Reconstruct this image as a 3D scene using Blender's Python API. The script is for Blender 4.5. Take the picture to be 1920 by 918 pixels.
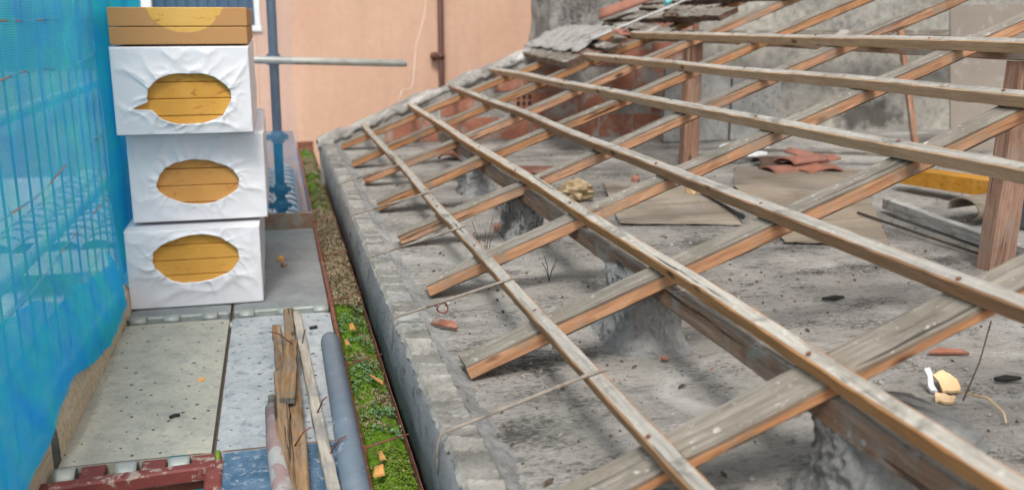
import bpy, math, random
from mathutils import Vector, Matrix, noise
R = math.radians
random.seed(7)
S = bpy.context.scene
for o in list(bpy.data.objects): bpy.data.objects.remove(o)
COL = S.collection

# ------------------------------------------------------------------ camera, sky, sun, exposure
cd = bpy.data.cameras.new('camera'); cam = bpy.data.objects.new('camera', cd); COL.objects.link(cam)
cam.location = (0, 0, 1.30); cam.rotation_euler = (R(90 - 13.285), 0, R(-13.74))
cd.sensor_width = 36; cd.lens = 33.75; cd.clip_start = .05; cd.clip_end = 600
cd.dof.use_dof = True; cd.dof.focus_distance = 3.3; cd.dof.aperture_fstop = 2.3
S.camera = cam
SUN_EL, SUN_AZ = 54, 196          # azimuth clockwise from +Y (north)
w = bpy.data.worlds.new('World'); S.world = w; w.use_nodes = True
nt = w.node_tree; bg = nt.nodes['Background']
sky = nt.nodes.new('ShaderNodeTexSky'); sky.sky_type = 'NISHITA'; sky.sun_disc = False
sky.sun_elevation = R(SUN_EL); sky.sun_rotation = R(SUN_AZ); sky.air_density = 1.0; sky.dust_density = 4.0; sky.ozone_density = 1.0
hs = nt.nodes.new('ShaderNodeHueSaturation'); hs.inputs['Saturation'].default_value = .12   # cloud cover
nt.links.new(sky.outputs[0], hs.inputs['Color']); nt.links.new(hs.outputs[0], bg.inputs['Color'])
bg.inputs['Strength'].default_value = .125
sl = bpy.data.lights.new('sun', 'SUN'); sl.energy = 1.5; sl.angle = R(14); sl.color = (1, .96, .9)
so = bpy.data.objects.new('sun', sl); COL.objects.link(so); so.location = (0, 0, 20)
az = R(SUN_AZ); d = Vector((math.sin(az) * math.cos(R(SUN_EL)), math.cos(az) * math.cos(R(SUN_EL)), math.sin(R(SUN_EL))))
so.rotation_euler = d.to_track_quat('Z', 'Y').to_euler()
S.view_settings.view_transform = 'Standard'; S.view_settings.look = 'None'
S.view_settings.exposure = .64; S.view_settings.gamma = 1

# ------------------------------------------------------------------ materials
MATS = {}
class NB:
    def __init__(s, name):
        s.m = bpy.data.materials.new(name); s.m.use_nodes = True; s.t = s.m.node_tree
        s.b = s.t.nodes['Principled BSDF']; MATS[name] = s.m
    def n(s, typ, **kw):
        x = s.t.nodes.new(typ)
        for k, v in kw.items(): setattr(x, k, v)
        return x
    def l(s, a, b): s.t.links.new(a, b)
    def coord(s, scale=(1, 1, 1), rnd=True):
        tc = s.n('ShaderNodeTexCoord'); mp = s.n('ShaderNodeMapping'); mp.inputs['Scale'].default_value = scale
        if rnd:
            oi = s.n('ShaderNodeObjectInfo'); mu = s.n('ShaderNodeVectorMath', operation='MULTIPLY_ADD')
            mu.inputs[1].default_value = (37, 91, 53); s.l(oi.outputs['Random'], mu.inputs[0]); s.l(tc.outputs['Object'], mu.inputs[2])
            s.l(mu.outputs[0], mp.inputs[0])
        else: s.l(tc.outputs['Object'], mp.inputs[0])
        return mp.outputs[0]
    def noise(s, vec, scale, detail=5, rough=.6, dist=0):
        x = s.n('ShaderNodeTexNoise'); x.inputs['Scale'].default_value = scale; x.inputs['Detail'].default_value = detail
        x.inputs['Roughness'].default_value = rough; x.inputs['Distortion'].default_value = dist; s.l(vec, x.inputs['Vector']); return x.outputs['Fac']
    def vor(s, vec, scale, feat='F1'):
        x = s.n('ShaderNodeTexVoronoi', feature=feat); x.inputs['Scale'].default_value = scale; s.l(vec, x.inputs['Vector']); return x
    def ramp(s, fac, stops):
        x = s.n('ShaderNodeValToRGB'); e = x.color_ramp.elements
        while len(e) < len(stops): e.new(.5)
        for i, (p, c) in enumerate(stops):
            e[i].position = p; e[i].color = (c, c, c, 1) if isinstance(c, (int, float)) else (*c, 1)
        s.l(fac, x.inputs[0]); return x.outputs[0]
    def mix(s, fac, a, b, mode='MIX'):
        x = s.n('ShaderNodeMix', data_type='RGBA', blend_type=mode)
        for v, i in ((fac, 0), (a, 6), (b, 7)):
            if isinstance(v, (int, float)): x.inputs[i].default_value = v
            elif isinstance(v, tuple): x.inputs[i].default_value = (*v, 1)
            else: s.l(v, x.inputs[i])
        return x.outputs[2]
    def math(s, op, a, b=0):
        x = s.n('ShaderNodeMath', operation=op)
        for v, i in ((a, 0), (b, 1)):
            if isinstance(v, (int, float)): x.inputs[i].default_value = v
            else: s.l(v, x.inputs[i])
        return x.outputs[0]
    def bump(s, h, strength=.5, dist=.004):
        x = s.n('ShaderNodeBump'); x.inputs['Strength'].default_value = strength; x.inputs['Distance'].default_value = dist
        s.l(h, x.inputs['Height']); s.l(x.outputs[0], s.b.inputs['Normal'])
    def out(s, col, rough=.8, metal=0, spec=.35):
        if isinstance(col, tuple): s.b.inputs['Base Color'].default_value = (*col, 1)
        else: s.l(col, s.b.inputs['Base Color'])
        if isinstance(rough, (int, float)): s.b.inputs['Roughness'].default_value = rough
        else: s.l(rough, s.b.inputs['Roughness'])
        s.b.inputs['Metallic'].default_value = metal; s.b.inputs['Specular IOR Level'].default_value = spec
        return s.m

def wood(name, dark, mid, light, patch=None, pamt=(.55, .7), knots=.0, spots=None, samt=(.62, .66), grain=1.0, bump=.5, stain=.55, crack=.8):
    b = NB(name); v = b.coord()
    g = b.n('ShaderNodeMapping'); g.inputs['Scale'].default_value = (1.6 * grain, 26 * grain, 26 * grain); b.l(v, g.inputs[0])
    n1 = b.noise(g.outputs[0], 2.2, 6, .62, .6); n2 = b.noise(g.outputs[0], 7, 4, .7)
    col = b.ramp(n1, [(.3, dark), (.5, mid), (.72, light)])
    col = b.mix(.5, col, b.ramp(n2, [(.3, .55), (.6, 1.0)]), 'MULTIPLY')
    if patch:
        p = b.noise(v, 5.5, 6, .65, .8); col = b.mix(b.ramp(p, [(pamt[0], 0.), (pamt[1], 1.)]), col, patch)
    if knots:
        k = b.n('ShaderNodeMapping'); k.inputs['Scale'].default_value = (4.2, 10, 10); b.l(v, k.inputs[0])
        vo = b.vor(k.outputs[0], 1.0); col = b.mix(b.ramp(vo.outputs['Distance'], [(.06, knots), (.17, 0.)]), col, tuple(x * .25 for x in dark))
    if spots:
        sp = b.noise(v, 38, 5, .7); col = b.mix(b.ramp(sp, [(samt[0], 0.), (samt[1], 1.)]), col, spots)
    st = b.noise(v, 2.3, 6, .7, 1.0); col = b.mix(b.ramp(st, [(.52, 0.), (.72, stain)]), col, tuple(x * .32 for x in mid))
    cg = b.n('ShaderNodeMapping'); cg.inputs['Scale'].default_value = (.9, 34, 34); b.l(v, cg.inputs[0]); cr = b.noise(cg.outputs[0], 1.6, 3, .5, .3)
    col = b.mix(b.ramp(cr, [(.655, 0.), (.68, crack)]), col, tuple(x * .18 for x in dark))
    oi = b.n('ShaderNodeObjectInfo'); hv = b.n('ShaderNodeHueSaturation'); b.l(col, hv.inputs['Color'])
    b.l(b.math('ADD', b.math('MULTIPLY', oi.outputs['Random'], .24), .88), hv.inputs['Value']); rn = b.math('FRACT', b.math('MULTIPLY', oi.outputs['Random'], 7.31)); b.l(b.math('ADD', b.math('MULTIPLY', rn, .2), .90), hv.inputs['Saturation']); col = hv.outputs[0]
    b.bump(b.math('SUBTRACT', n1, cr), bump, .005)
    return b.out(col, .84, 0, .2)

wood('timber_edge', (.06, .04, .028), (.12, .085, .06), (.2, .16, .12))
wood('rafter_side', (.21, .092, .045), (.40, .20, .10), (.54, .30, .165), patch=(.25, .185, .13), pamt=(.50, .66), knots=.95, bump=.5, stain=.7)
wood('rafter_top', (.15, .132, .11), (.25, .222, .185), (.34, .305, .255), patch=(.175, .155, .125), pamt=(.45, .62), spots=(.50, .47, .42), samt=(.60, .68), stain=.7)
wood('batten_pale', (.46, .28, .15), (.58, .375, .22), (.65, .44, .28), patch=(.46, .28, .15), pamt=(.52, .75), knots=.95, bump=.1, stain=.15, crack=.0)
wood('batten_side', (.34, .175, .085), (.45, .25, .13), (.52, .31, .175), patch=(.35, .19, .095), pamt=(.52, .75), knots=.95, bump=.1, stain=.15, crack=.0)
wood('batten_top', (.27, .245, .21), (.42, .39, .345), (.52, .49, .44), patch=(.17, .16, .14), pamt=(.56, .68), spots=(.58, .55, .50), samt=(.58, .70), bump=.35)
wood('post_wood', (.21, .105, .068), (.35, .195, .13), (.45, .275, .195), patch=(.30, .22, .17), knots=.7)
wood('purlin_wood', (.13, .075, .05), (.24, .15, .10), (.33, .24, .18), patch=(.22, .21, .18), pamt=(.5, .62))
wood('old_plank', (.10, .085, .07), (.21, .185, .155), (.34, .31, .27), patch=(.42, .40, .36), pamt=(.55, .65), spots=(.05, .045, .04), samt=(.6, .66))
wood('toe_wood', (.42, .31, .19), (.62, .50, .35), (.70, .60, .45), patch=(.24, .16, .10), pamt=(.62, .78), stain=.25, crack=.3)
wood('end_grain', (.07, .07, .06), (.13, .13, .11), (.18, .175, .15))
wood('scrap_brown', (.14, .075, .038), (.29, .175, .092), (.42, .28, .16), patch=(.20, .165, .125), pamt=(.47, .62), knots=.8, stain=.8)
wood('scrap_pale', (.30, .25, .19), (.48, .42, .34), (.58, .53, .45), patch=(.30, .29, .27), pamt=(.5, .62))
wood('white_painted', (.34, .32, .28), (.55, .55, .52), (.66, .66, .64), patch=(.27, .22, .16), pamt=(.55, .62))
wood('cardboard', (.25, .205, .16), (.32, .265, .205), (.37, .31, .25), patch=(.28, .26, .235), pamt=(.5, .7), grain=.3, bump=.1, spots=(.17, .15, .12), samt=(.66, .7))
wood('orange_board', (.44, .22, .06), (.52, .27, .075), (.56, .31, .10), patch=(.42, .25, .10), grain=.3, bump=.1)
wood('dark_timber', (.05, .035, .025), (.11, .07, .05), (.18, .12, .085))

def concrete(name, lo, mid, hi, dark=(.07, .068, .062), white=(.5, .49, .47), sc=1.0, damt=(.60, .70), wamt=(.62, .72), bump=.8, bd=.01, stretch=(1, 1, 1), grit=False, stain=None):
    b = NB(name); v = b.coord(stretch, False)
    n1 = b.noise(v, 2.2 * sc, 8, .65, .4); n2 = b.noise(v, 22 * sc, 8, .72); n3 = b.noise(v, 1.1 * sc, 5, .6, 1.2); n4 = b.noise(v, 75 * sc, 4, .7)
    col = b.ramp(n1, [(.32, lo), (.5, mid), (.68, hi)])
    col = b.mix(.85, col, b.ramp(n2, [(.3, .40), (.5, .95), (.7, 1.3)]), 'MULTIPLY')
    col = b.mix(b.ramp(n3, [(wamt[0], 0.), (wamt[1], .75)]), col, white)
    vv = b.math('MULTIPLY', b.ramp(n2, [(damt[0] - .12, 0.), (damt[1] - .1, 1.)]), b.ramp(n3, [(.35, 1.), (.55, .15)]))
    col = b.mix(vv, col, dark)
    col = b.mix(b.ramp(n4, [(.30, .55), (.38, 0.)]), col, dark)
    if grit:
        mp = b.coord((1.0, 2.1, 1), False)
        n5 = b.noise(mp, 48, 6, .75, .5); n6 = b.noise(v, 3.1, 4, .6)
        k = b.math('ADD', n5, b.math('MULTIPLY', b.math('SUBTRACT', n6, .5), .9))
        col = b.mix(b.ramp(k, [(.55, 0.), (.68, .92)]), col, (.075, .07, .063)); col = b.mix(b.ramp(k, [(.22, .6), (.36, 0.)]), col, white)
        n2 = b.math('ADD', n2, b.math('MULTIPLY', n5, .8))
    if stain:
        sp = b.n('ShaderNodeSeparateXYZ'); b.l(v, sp.inputs[0]); dx = b.math('DIVIDE', b.math('SUBTRACT', sp.outputs[0], stain[0]), stain[2]); dz = b.math('DIVIDE', b.math('SUBTRACT', sp.outputs[2], stain[1]), stain[3])
        rr = b.math('ADD', b.math('ADD', b.math('MULTIPLY', dx, dx), b.math('MULTIPLY', dz, dz)), b.math('MULTIPLY', b.noise(v, 7, 6, .7), 2.2))
        col = b.mix(b.ramp(b.math('MULTIPLY', rr, .5), [(.70, .80), (.98, 0.)]), col, (.05, .048, .045))
    h = b.math('ADD', b.math('MULTIPLY', n2, 1.0), b.math('MULTIPLY', n4, .45)); b.bump(h, bump, bd)
    return b.out(col, .93, 0, .15)
concrete('slab_concrete', (.25, .236, .215), (.37, .35, .32), (.47, .448, .412), white=(.60, .585, .555), damt=(.60, .72), wamt=(.60, .70), stretch=(.75, 1.25, 1), grit=True, bd=.011, bump=.8)
concrete('coping_concrete', (.19, .188, .18), (.28, .277, .268), (.37, .365, .35), sc=1.6, white=(.42, .41, .39), stretch=(1, .7, 1), bump=.5, bd=.006)
concrete('mortar', (.24, .225, .20), (.37, .35, .32), (.5, .48, .44), sc=3, white=(.6, .59, .57), wamt=(.55, .66), bump=.8)
concrete('pad_dark', (.16, .15, .132), (.25, .238, .212), (.34, .325, .295), sc=3, bump=.8)
concrete('wall_grey', (.17, .172, .175), (.245, .248, .252), (.31, .312, .314), sc=1.3, white=(.36, .36, .355), stretch=(1, .6, 1), bump=.5, bd=.006)
concrete('pad_mid', (.25, .232, .205), (.36, .34, .305), (.46, .435, .395), sc=3, bump=.8)
concrete('pier_concrete', (.25, .25, .24), (.37, .37, .36), (.48, .475, .46), sc=2.2, bump=1.0, bd=.016, dark=(.06, .06, .058), damt=(.56, .64), stretch=(1, 1, .45))
concrete('chimney_render', (.24, .228, .208), (.37, .355, .33), (.52, .50, .465), sc=1.6, bump=1, bd=.02, dark=(.06, .055, .05), damt=(.54, .62), wamt=(.6, .75))
concrete('plaster', (.22, .205, .185), (.31, .295, .265), (.42, .395, .345), sc=.7, white=(.50, .475, .40), dark=(.12, .115, .11), damt=(.74, .85), wamt=(.52, .66), bump=.3, stain=(5.35, .42, .42, .20))
concrete('street', (.10, .10, .10), (.15, .15, .145), (.2, .2, .19), sc=.3)
def simple(name, c1, c2, sc=6, rough=.7, metal=0, bump=.2, patch=None, pamt=(.55, .62), psc=9, spec=.4, dist=.003):
    b = NB(name); v = b.coord(); n1 = b.noise(v, sc, 6, .65)
    col = b.ramp(n1, [(.3, c1), (.7, c2)])
    if patch: col = b.mix(b.ramp(b.noise(v, psc, 7, .7, .4), [(pamt[0], 0.), (pamt[1], 1.)]), col, patch)
    b.bump(n1, bump, dist); return b.out(col, rough, metal, spec)
simple('brick_red', (.24, .09, .06), (.38, .16, .10), 9, .9, patch=(.33, .30, .27), pamt=(.50, .62), psc=5)
simple('terracotta', (.21, .09, .065), (.34, .155, .11), 8, .9, patch=(.3, .22, .17), pamt=(.55, .7))
simple('rust', (.13, .045, .028), (.27, .10, .06), 25, .85, bump=.5, patch=(.32, .22, .18), pamt=(.6, .68), psc=20)
simple('strap_iron', (.17, .145, .12), (.34, .29, .24), 30, .8, bump=.4, patch=(.15, .085, .05), pamt=(.55, .66), psc=14)
simple('galvanised', (.40, .39, .35), (.55, .54, .49), 12, .5, .35, patch=(.30, .27, .22), pamt=(.6, .7))
simple('pole_paint', (.02, .04, .065), (.05, .08, .115), 12, .55, .2, patch=(.2, .2, .2), pamt=(.66, .72))
simple('pvc', (.105, .135, .17), (.155, .19, .23), 9, .42, bump=.06, patch=(.48, .5, .52), pamt=(.60, .68), psc=10)
simple('red_paint', (.13, .028, .024), (.22, .052, .042), 10, .6, bump=.3, patch=(.36, .27, .23), pamt=(.545, .60), psc=17)
simple('pink_paint', (.25, .165, .16), (.33, .23, .22), 10, .7, patch=(.36, .35, .345), pamt=(.47, .52), psc=5)
simple('foam_chip', (.70, .47, .24), (.80, .60, .36), 12, .9)
simple('wood_chip', (.60, .27, .07), (.75, .42, .15), 12, .9)
simple('black', (.012, .012, .012), (.03, .03, .028), 20, .8)
simple('dark_twig', (.05, .035, .025), (.11, .08, .055), 40, .9)
simple('string', (.40, .20, .15), (.55, .34, .26), 60, .9)
simple('white_cable', (.62, .54, .49), (.70, .62, .57), 20, .6)
simple('pink_wall', (.60, .395, .295), (.65, .435, .33), 1.2, .92, bump=.05, patch=(.60, .375, .275), pamt=(.5, .75), psc=2.2, spec=.15)
def pink():
    b = NB('pink_wall'); v = b.coord((1, 1, 1), False); n1 = b.noise(v, .9, 6, .65); st = b.coord((5, 5, .35), False); n2 = b.noise(st, 1.3, 6, .65, .3); n3 = b.noise(v, 14, 5, .7)
    col = b.ramp(n1, [(.3, (.55, .34, .24)), (.7, (.63, .41, .30))]); col = b.mix(b.ramp(n2, [(.5, 0.), (.75, .45)]), col, (.45, .30, .225)); col = b.mix(.3, col, b.ramp(n3, [(.3, .8), (.6, 1.05)]), 'MULTIPLY'); b.bump(n3, .3, .004)
    return b.out(col, .92, 0, .15)
pink()
simple('window_white', (.72, .73, .73), (.8, .8, .8), 5, .5)
simple('window_blue', (.05, .16, .26), (.08, .22, .34), 4, .4)
simple('downpipe', (.075, .028, .022), (.11, .045, .035), 9, .5)
simple('roof_grey', (.34, .35, .36), (.50, .51, .51), 7, .85)
simple('neighbour_wall', (.74, .74, .72), (.82, .82, .80), .6, .9)
simple('teal', (.10, .38, .38), (.16, .48, .47), 10, .5)
simple('grey_strip', (.34, .34, .33), (.48, .48, .46), 12, .7)
simple('sheet_grey', (.22, .215, .205), (.40, .39, .37), 9, .85, patch=(.12, .115, .11), pamt=(.52, .62))
simple('bag_white', (.62, .62, .63), (.76, .76, .77), 8, .5)
simple('blue_grey_box', (.09, .115, .13), (.13, .155, .17), 6, .6)
simple('plywood', (.185, .155, .13), (.25, .215, .18), 2, .85, patch=(.27, .25, .23))
simple('tan_lump', (.30, .22, .13), (.47, .36, .22), 14, .95, bump=.6)
simple('soil', (.05, .04, .028), (.11, .085, .06), 30, .95, bump=.8, dist=.01)
simple('hook_metal', (.27, .29, .27), (.42, .44, .41), 14, .55, .3, patch=(.5, .5, .47), pamt=(.6, .66))
# gutter plants
simple('moss_leaf', (.09, .155, .012), (.19, .30, .028), 30, .9)
simple('sedum_leaf', (.09, .18, .075), (.19, .31, .15), 40, .7)
simple('dry_leaf', (.25, .185, .11), (.45, .36, .25), 50, .9)
simple('brown_leaf', (.13, .11, .045), (.25, .20, .10), 50, .9)
def moss_ground():
    b = NB('moss_ground'); v = b.coord(rnd=False); n1 = b.noise(v, 9, 6, .6); n2 = b.noise(v, 60, 5, .7)
    soil = b.ramp(n2, [(.3, (.045, .036, .026)), (.7, (.13, .10, .07))]); moss = b.ramp(n2, [(.3, (.05, .11, .008)), (.7, (.16, .29, .025))])
    b.bump(n2, .9, .008); return b.out(b.mix(b.ramp(n1, [(.38, 0.), (.50, 1.)]), soil, moss), .95, 0, .1)
moss_ground()
def wrap_mat():
    b = NB('wrap'); v = b.coord(); n = b.noise(v, 7, 5, .6, .5); n2 = b.noise(v, 2.2, 4)
    b.bump(n, .35, .008); b.b.inputs['Subsurface Weight'].default_value = 0
    return b.out(b.ramp(n2, [(.3, (.71, .695, .715)), (.7, (.77, .755, .775))]), .36, 0, .45)
wrap_mat()
def foam(name, a, c, ell=None, sun=None):
    b = NB(name); v = b.coord(rnd=False); n = b.noise(v, 6, 5, .6, .3)
    col = b.ramp(n, [(.3, a), (.7, c)])
    st = b.coord((2.5, 2.5, 7)); s = b.noise(st, 3.2, 6, .6, 1.6)
    col = b.mix(b.ramp(s, [(.60, 0.), (.67, .7)]), col, (.36, .13, .03))
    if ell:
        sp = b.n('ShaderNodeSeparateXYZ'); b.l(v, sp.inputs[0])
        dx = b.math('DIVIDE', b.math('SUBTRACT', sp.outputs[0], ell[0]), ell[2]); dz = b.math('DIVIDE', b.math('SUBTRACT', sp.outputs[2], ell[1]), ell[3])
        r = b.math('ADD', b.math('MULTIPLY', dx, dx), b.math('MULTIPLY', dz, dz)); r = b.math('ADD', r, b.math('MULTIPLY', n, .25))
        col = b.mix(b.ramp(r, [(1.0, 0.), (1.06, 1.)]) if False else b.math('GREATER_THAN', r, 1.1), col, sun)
    b.bump(n, .15, .003); return b.out(col, .75, 0, .25)
foam('foam_yellow', (.56, .27, .045), (.66, .34, .07))
foam('foam_tan', (.52, .24, .065), (.60, .30, .085))
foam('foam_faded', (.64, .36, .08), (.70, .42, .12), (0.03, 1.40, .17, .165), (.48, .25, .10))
def deck(name, c1, c2, c3, dirt, damt, holes=True, q_=1):
    b = NB(name); v = b.coord(rnd=False); n1 = b.noise(v, 4 * q_, 8, .68, .5); n2 = b.noise(v, 17 * q_, 8, .75, .3); n3 = b.noise(v, 60, 4, .7)
    col = b.ramp(n1, [(.32, c1), (.5, c2), (.68, c3)])
    col = b.mix(b.ramp(n2, [(damt[0], 0.), (damt[1], .9)]), col, dirt)
    col = b.mix(.5, col, b.ramp(n3, [(.3, .7), (.6, 1.05)]), 'MULTIPLY')
    col = b.mix(b.ramp(b.noise(v, 28, 7, .7), [(.655, 0.), (.67, .8)]), col, (.07, .07, .065))
    if holes:
        sp = b.n('ShaderNodeSeparateXYZ'); b.l(v, sp.inputs[0]); sx, sy = .082, .062
        q = b.math('DIVIDE', sp.outputs[1], sy); row = b.math('FLOOR', q); par = b.math('MODULO', b.math('ABSOLUTE', row), 2)
        p = b.math('ADD', b.math('DIVIDE', sp.outputs[0], sx), b.math('MULTIPLY', par, .5))
        du = b.math('MULTIPLY', b.math('SUBTRACT', b.math('FRACT', p), .5), sx); dv = b.math('MULTIPLY', b.math('SUBTRACT', b.math('FRACT', q), .5), sy)
        dd = b.math('SQRT', b.math('ADD', b.math('MULTIPLY', du, du), b.math('MULTIPLY', dv, dv)))
        cell = b.math('ADD', b.math('MULTIPLY', row, 7.3), b.math('FLOOR', p))
        wn = b.n('ShaderNodeTexWhiteNoise', noise_dimensions='1D'); b.l(cell, wn.inputs['W'])
        rad = b.math('ADD', b.math('MULTIPLY', wn.outputs['Value'], .0072), -.0008)
        hole = b.math('LESS_THAN', dd, rad); col = b.mix(hole, col, (.02, .02, .018))
        rim = b.ramp(dd, [(.007, 1.), (.012, 0.)]); b.bump(b.math('ADD', rim, b.math('MULTIPLY', n2, .4)), .4, .004)
    else: b.bump(n2, .3, .003)
    return b.out(col, .68, .15, .4)
deck('deck_tan', (.34, .335, .285), (.46, .44, .365), (.55, .515, .42), (.29, .31, .295), (.52, .66))
deck('deck_pale', (.33, .36, .38), (.45, .47, .48), (.56, .57, .57), (.17, .22, .26), (.52, .64))
deck('deck_grey', (.19, .205, .21), (.26, .275, .275), (.32, .33, .325), (.34, .34, .32), (.55, .68), False)
deck('deck_blue', (.04, .10, .17), (.075, .15, .24), (.13, .21, .30), (.36, .41, .44), (.53, .62), False, 2.2)
def net(name, col, lo, hi, sc, aniso=(1, 1, 1), trans=.5):
    b = NB(name); t = b.t; t.nodes.remove(b.b); v = b.coord(aniso, False)
    wv = b.n('ShaderNodeTexWave', wave_type='BANDS', bands_direction='Z'); wv.inputs['Scale'].default_value = sc; wv.inputs['Distortion'].default_value = 3.5
    wv.inputs['Detail'].default_value = 3; wv.inputs['Detail Scale'].default_value = .35; b.l(v, wv.inputs['Vector'])
    big = b.noise(v, 3.0, 5, .6, .8)
    f = b.math('ADD', b.math('MULTIPLY', wv.outputs['Fac'], (hi - lo) * .75), b.math('MULTIPLY', b.ramp(big, [(.35, 0.), (.7, 1.)]), (hi - lo) * .5)); f = b.math('ADD', f, lo); f = b.math('MINIMUM', f, .97)
    c = b.mix(b.ramp(b.noise(v, 5, 5), [(.35, 0.), (.7, 1.)]), col, tuple(min(.8, x * 1.35 + .015) for x in col))
    df = b.n('ShaderNodeBsdfDiffuse'); tl = b.n('ShaderNodeBsdfTranslucent'); tp = b.n('ShaderNodeBsdfTransparent'); m1 = b.n('ShaderNodeMixShader'); m2 = b.n('ShaderNodeMixShader')
    m1.inputs[0].default_value = trans; b.l(c, df.inputs[0]); b.l(c, tl.inputs[0]); b.l(df.outputs[0], m1.inputs[1]); b.l(tl.outputs[0], m1.inputs[2])
    b.l(f, m2.inputs[0]); b.l(tp.outputs[0], m2.inputs[1]); b.l(m1.outputs[0], m2.inputs[2]); b.l(m2.outputs[0], t.nodes['Material Output'].inputs[0])
net('net_blue', (.06, .53, .98), .62, .94, 40, trans=.4)
net('net_dense', (.04, .58, .98), .76, .97, 40, trans=.35)
net('net_hem', (.04, .52, .98), .62, .92, 40, trans=.35)
net('net_veil', (.45, .52, .75), .06, .24, 30)
net('net_blue_veil', (.03, .26, .48), .22, .62, 24)
def glass():
    b = NB('window_glass'); return b.out((.03, .09, .16), .15, 0, .5)
glass()

# ------------------------------------------------------------------ builders
def mesh(name, verts, faces, mats, parent=None, smooth=False, mi=None, M=None):
    me = bpy.data.meshes.new(name); me.from_pydata([tuple(v) for v in verts], [], faces)
    for m in (mats if isinstance(mats, (list, tuple)) else [mats]): me.materials.append(MATS[m])
    if mi: me.polygons.foreach_set('material_index', mi)
    if smooth: me.polygons.foreach_set('use_smooth', [True] * len(me.polygons))
    me.update()
    o = bpy.data.objects.new(name, me); COL.objects.link(o)
    if M is not None: o.matrix_world = M
    if parent is not None:
        o.parent = parent; o.matrix_parent_inverse = Matrix.Translation(parent.location).inverted()
    return o
def tag(o, label, cat, group=None):
    o['label'] = label; o['category'] = cat
    if group: o['group'] = group
    return o
def thing(name, loc, label, cat, group=None):
    o = bpy.data.objects.new(name, None); COL.objects.link(o); o.location = loc; o.empty_display_size = .1
    return tag(o, label, cat, group)
def struct(o, kind='structure', label=None):
    o['kind'] = kind
    if label: o['label'] = label
    return o
def basis(a, b, up):
    a, b, up = Vector(a), Vector(b), Vector(up); x = (b - a).normalized(); y = up.cross(x).normalized(); z = x.cross(y)
    return Matrix(((x.x, y.x, z.x, a.x), (x.y, y.y, z.y, a.y), (x.z, y.z, z.z, a.z), (0, 0, 0, 1))), (b - a).length
def timber(name, a, b, w, h, mats, parent=None, up=(0, 0, 1), step=.07, jit=.0016, bow=.004, ch=.004, rag=0., edge=None):
    """a..b = centre of the underside; local x runs along the timber. mats = (top, side, end)"""
    M, L = basis(a, b, up); n = max(2, int(L / step)); V = []; F = []; mi = []
    sd = random.uniform(0, 99); prof = [(-w/2 + ch, 0), (w/2 - ch, 0), (w/2, ch), (w/2, h - ch), (w/2 - ch, h), (-w/2 + ch, h), (-w/2, h - ch), (-w/2, ch)]
    for i in range(n + 1):
        x = L * i / n; by = bow * noise.noise((x * .7 + sd, 0, 3)); bz = bow * noise.noise((x * .7 + sd, 7, 3))
        for k, (py, pz) in enumerate(prof):
            ex = rag * noise.noise((sd, py * 60, pz * 60 + i)) if i in (0, n) else 0
            V.append((x + ex, py + by + random.uniform(-jit, jit), pz + bz + random.uniform(-jit, jit)))
    for i in range(n):
        for k in range(8):
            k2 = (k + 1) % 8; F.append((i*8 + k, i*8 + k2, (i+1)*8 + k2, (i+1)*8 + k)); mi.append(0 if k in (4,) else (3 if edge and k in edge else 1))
    F.append(tuple(range(7, -1, -1))); F.append(tuple(n*8 + k for k in range(8))); mi += [2, 2]
    F = [tuple(reversed(f)) for f in F]
    return mesh(name, V, F, list(mats) + (['timber_edge'] if edge else []), parent, False, mi, M)
def tube(name, pts, r, mat, parent=None, sides=10, cap=True, jit=0):
    P = [Vector(p) for p in pts]; V = []; F = []; prev = None
    for i, p in enumerate(P):
        t = (P[min(i + 1, len(P)-1)] - P[max(i - 1, 0)]).normalized()
        if prev is None: u = t.orthogonal().normalized()
        else: u = (prev - t * prev.dot(t)).normalized()
        prev = u; v = t.cross(u); rr = r if isinstance(r, (int, float)) else r[i]
        for k in range(sides):
            a = 2 * math.pi * k / sides; q = rr * (1 + random.uniform(-jit, jit)); V.append(p + u * math.cos(a) * q + v * math.sin(a) * q)
    for i in range(len(P) - 1):
        for k in range(sides): F.append((i*sides + k, i*sides + (k+1) % sides, (i+1)*sides + (k+1) % sides, (i+1)*sides + k))
    if cap: F.append(tuple(range(sides - 1, -1, -1))); F.append(tuple((len(P)-1)*sides + k for k in range(sides)))
    o = mesh(name, V, F, mat, parent)
    me = o.data
    for p in me.polygons: p.use_smooth = len(p.vertices) == 4
    return o
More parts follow.
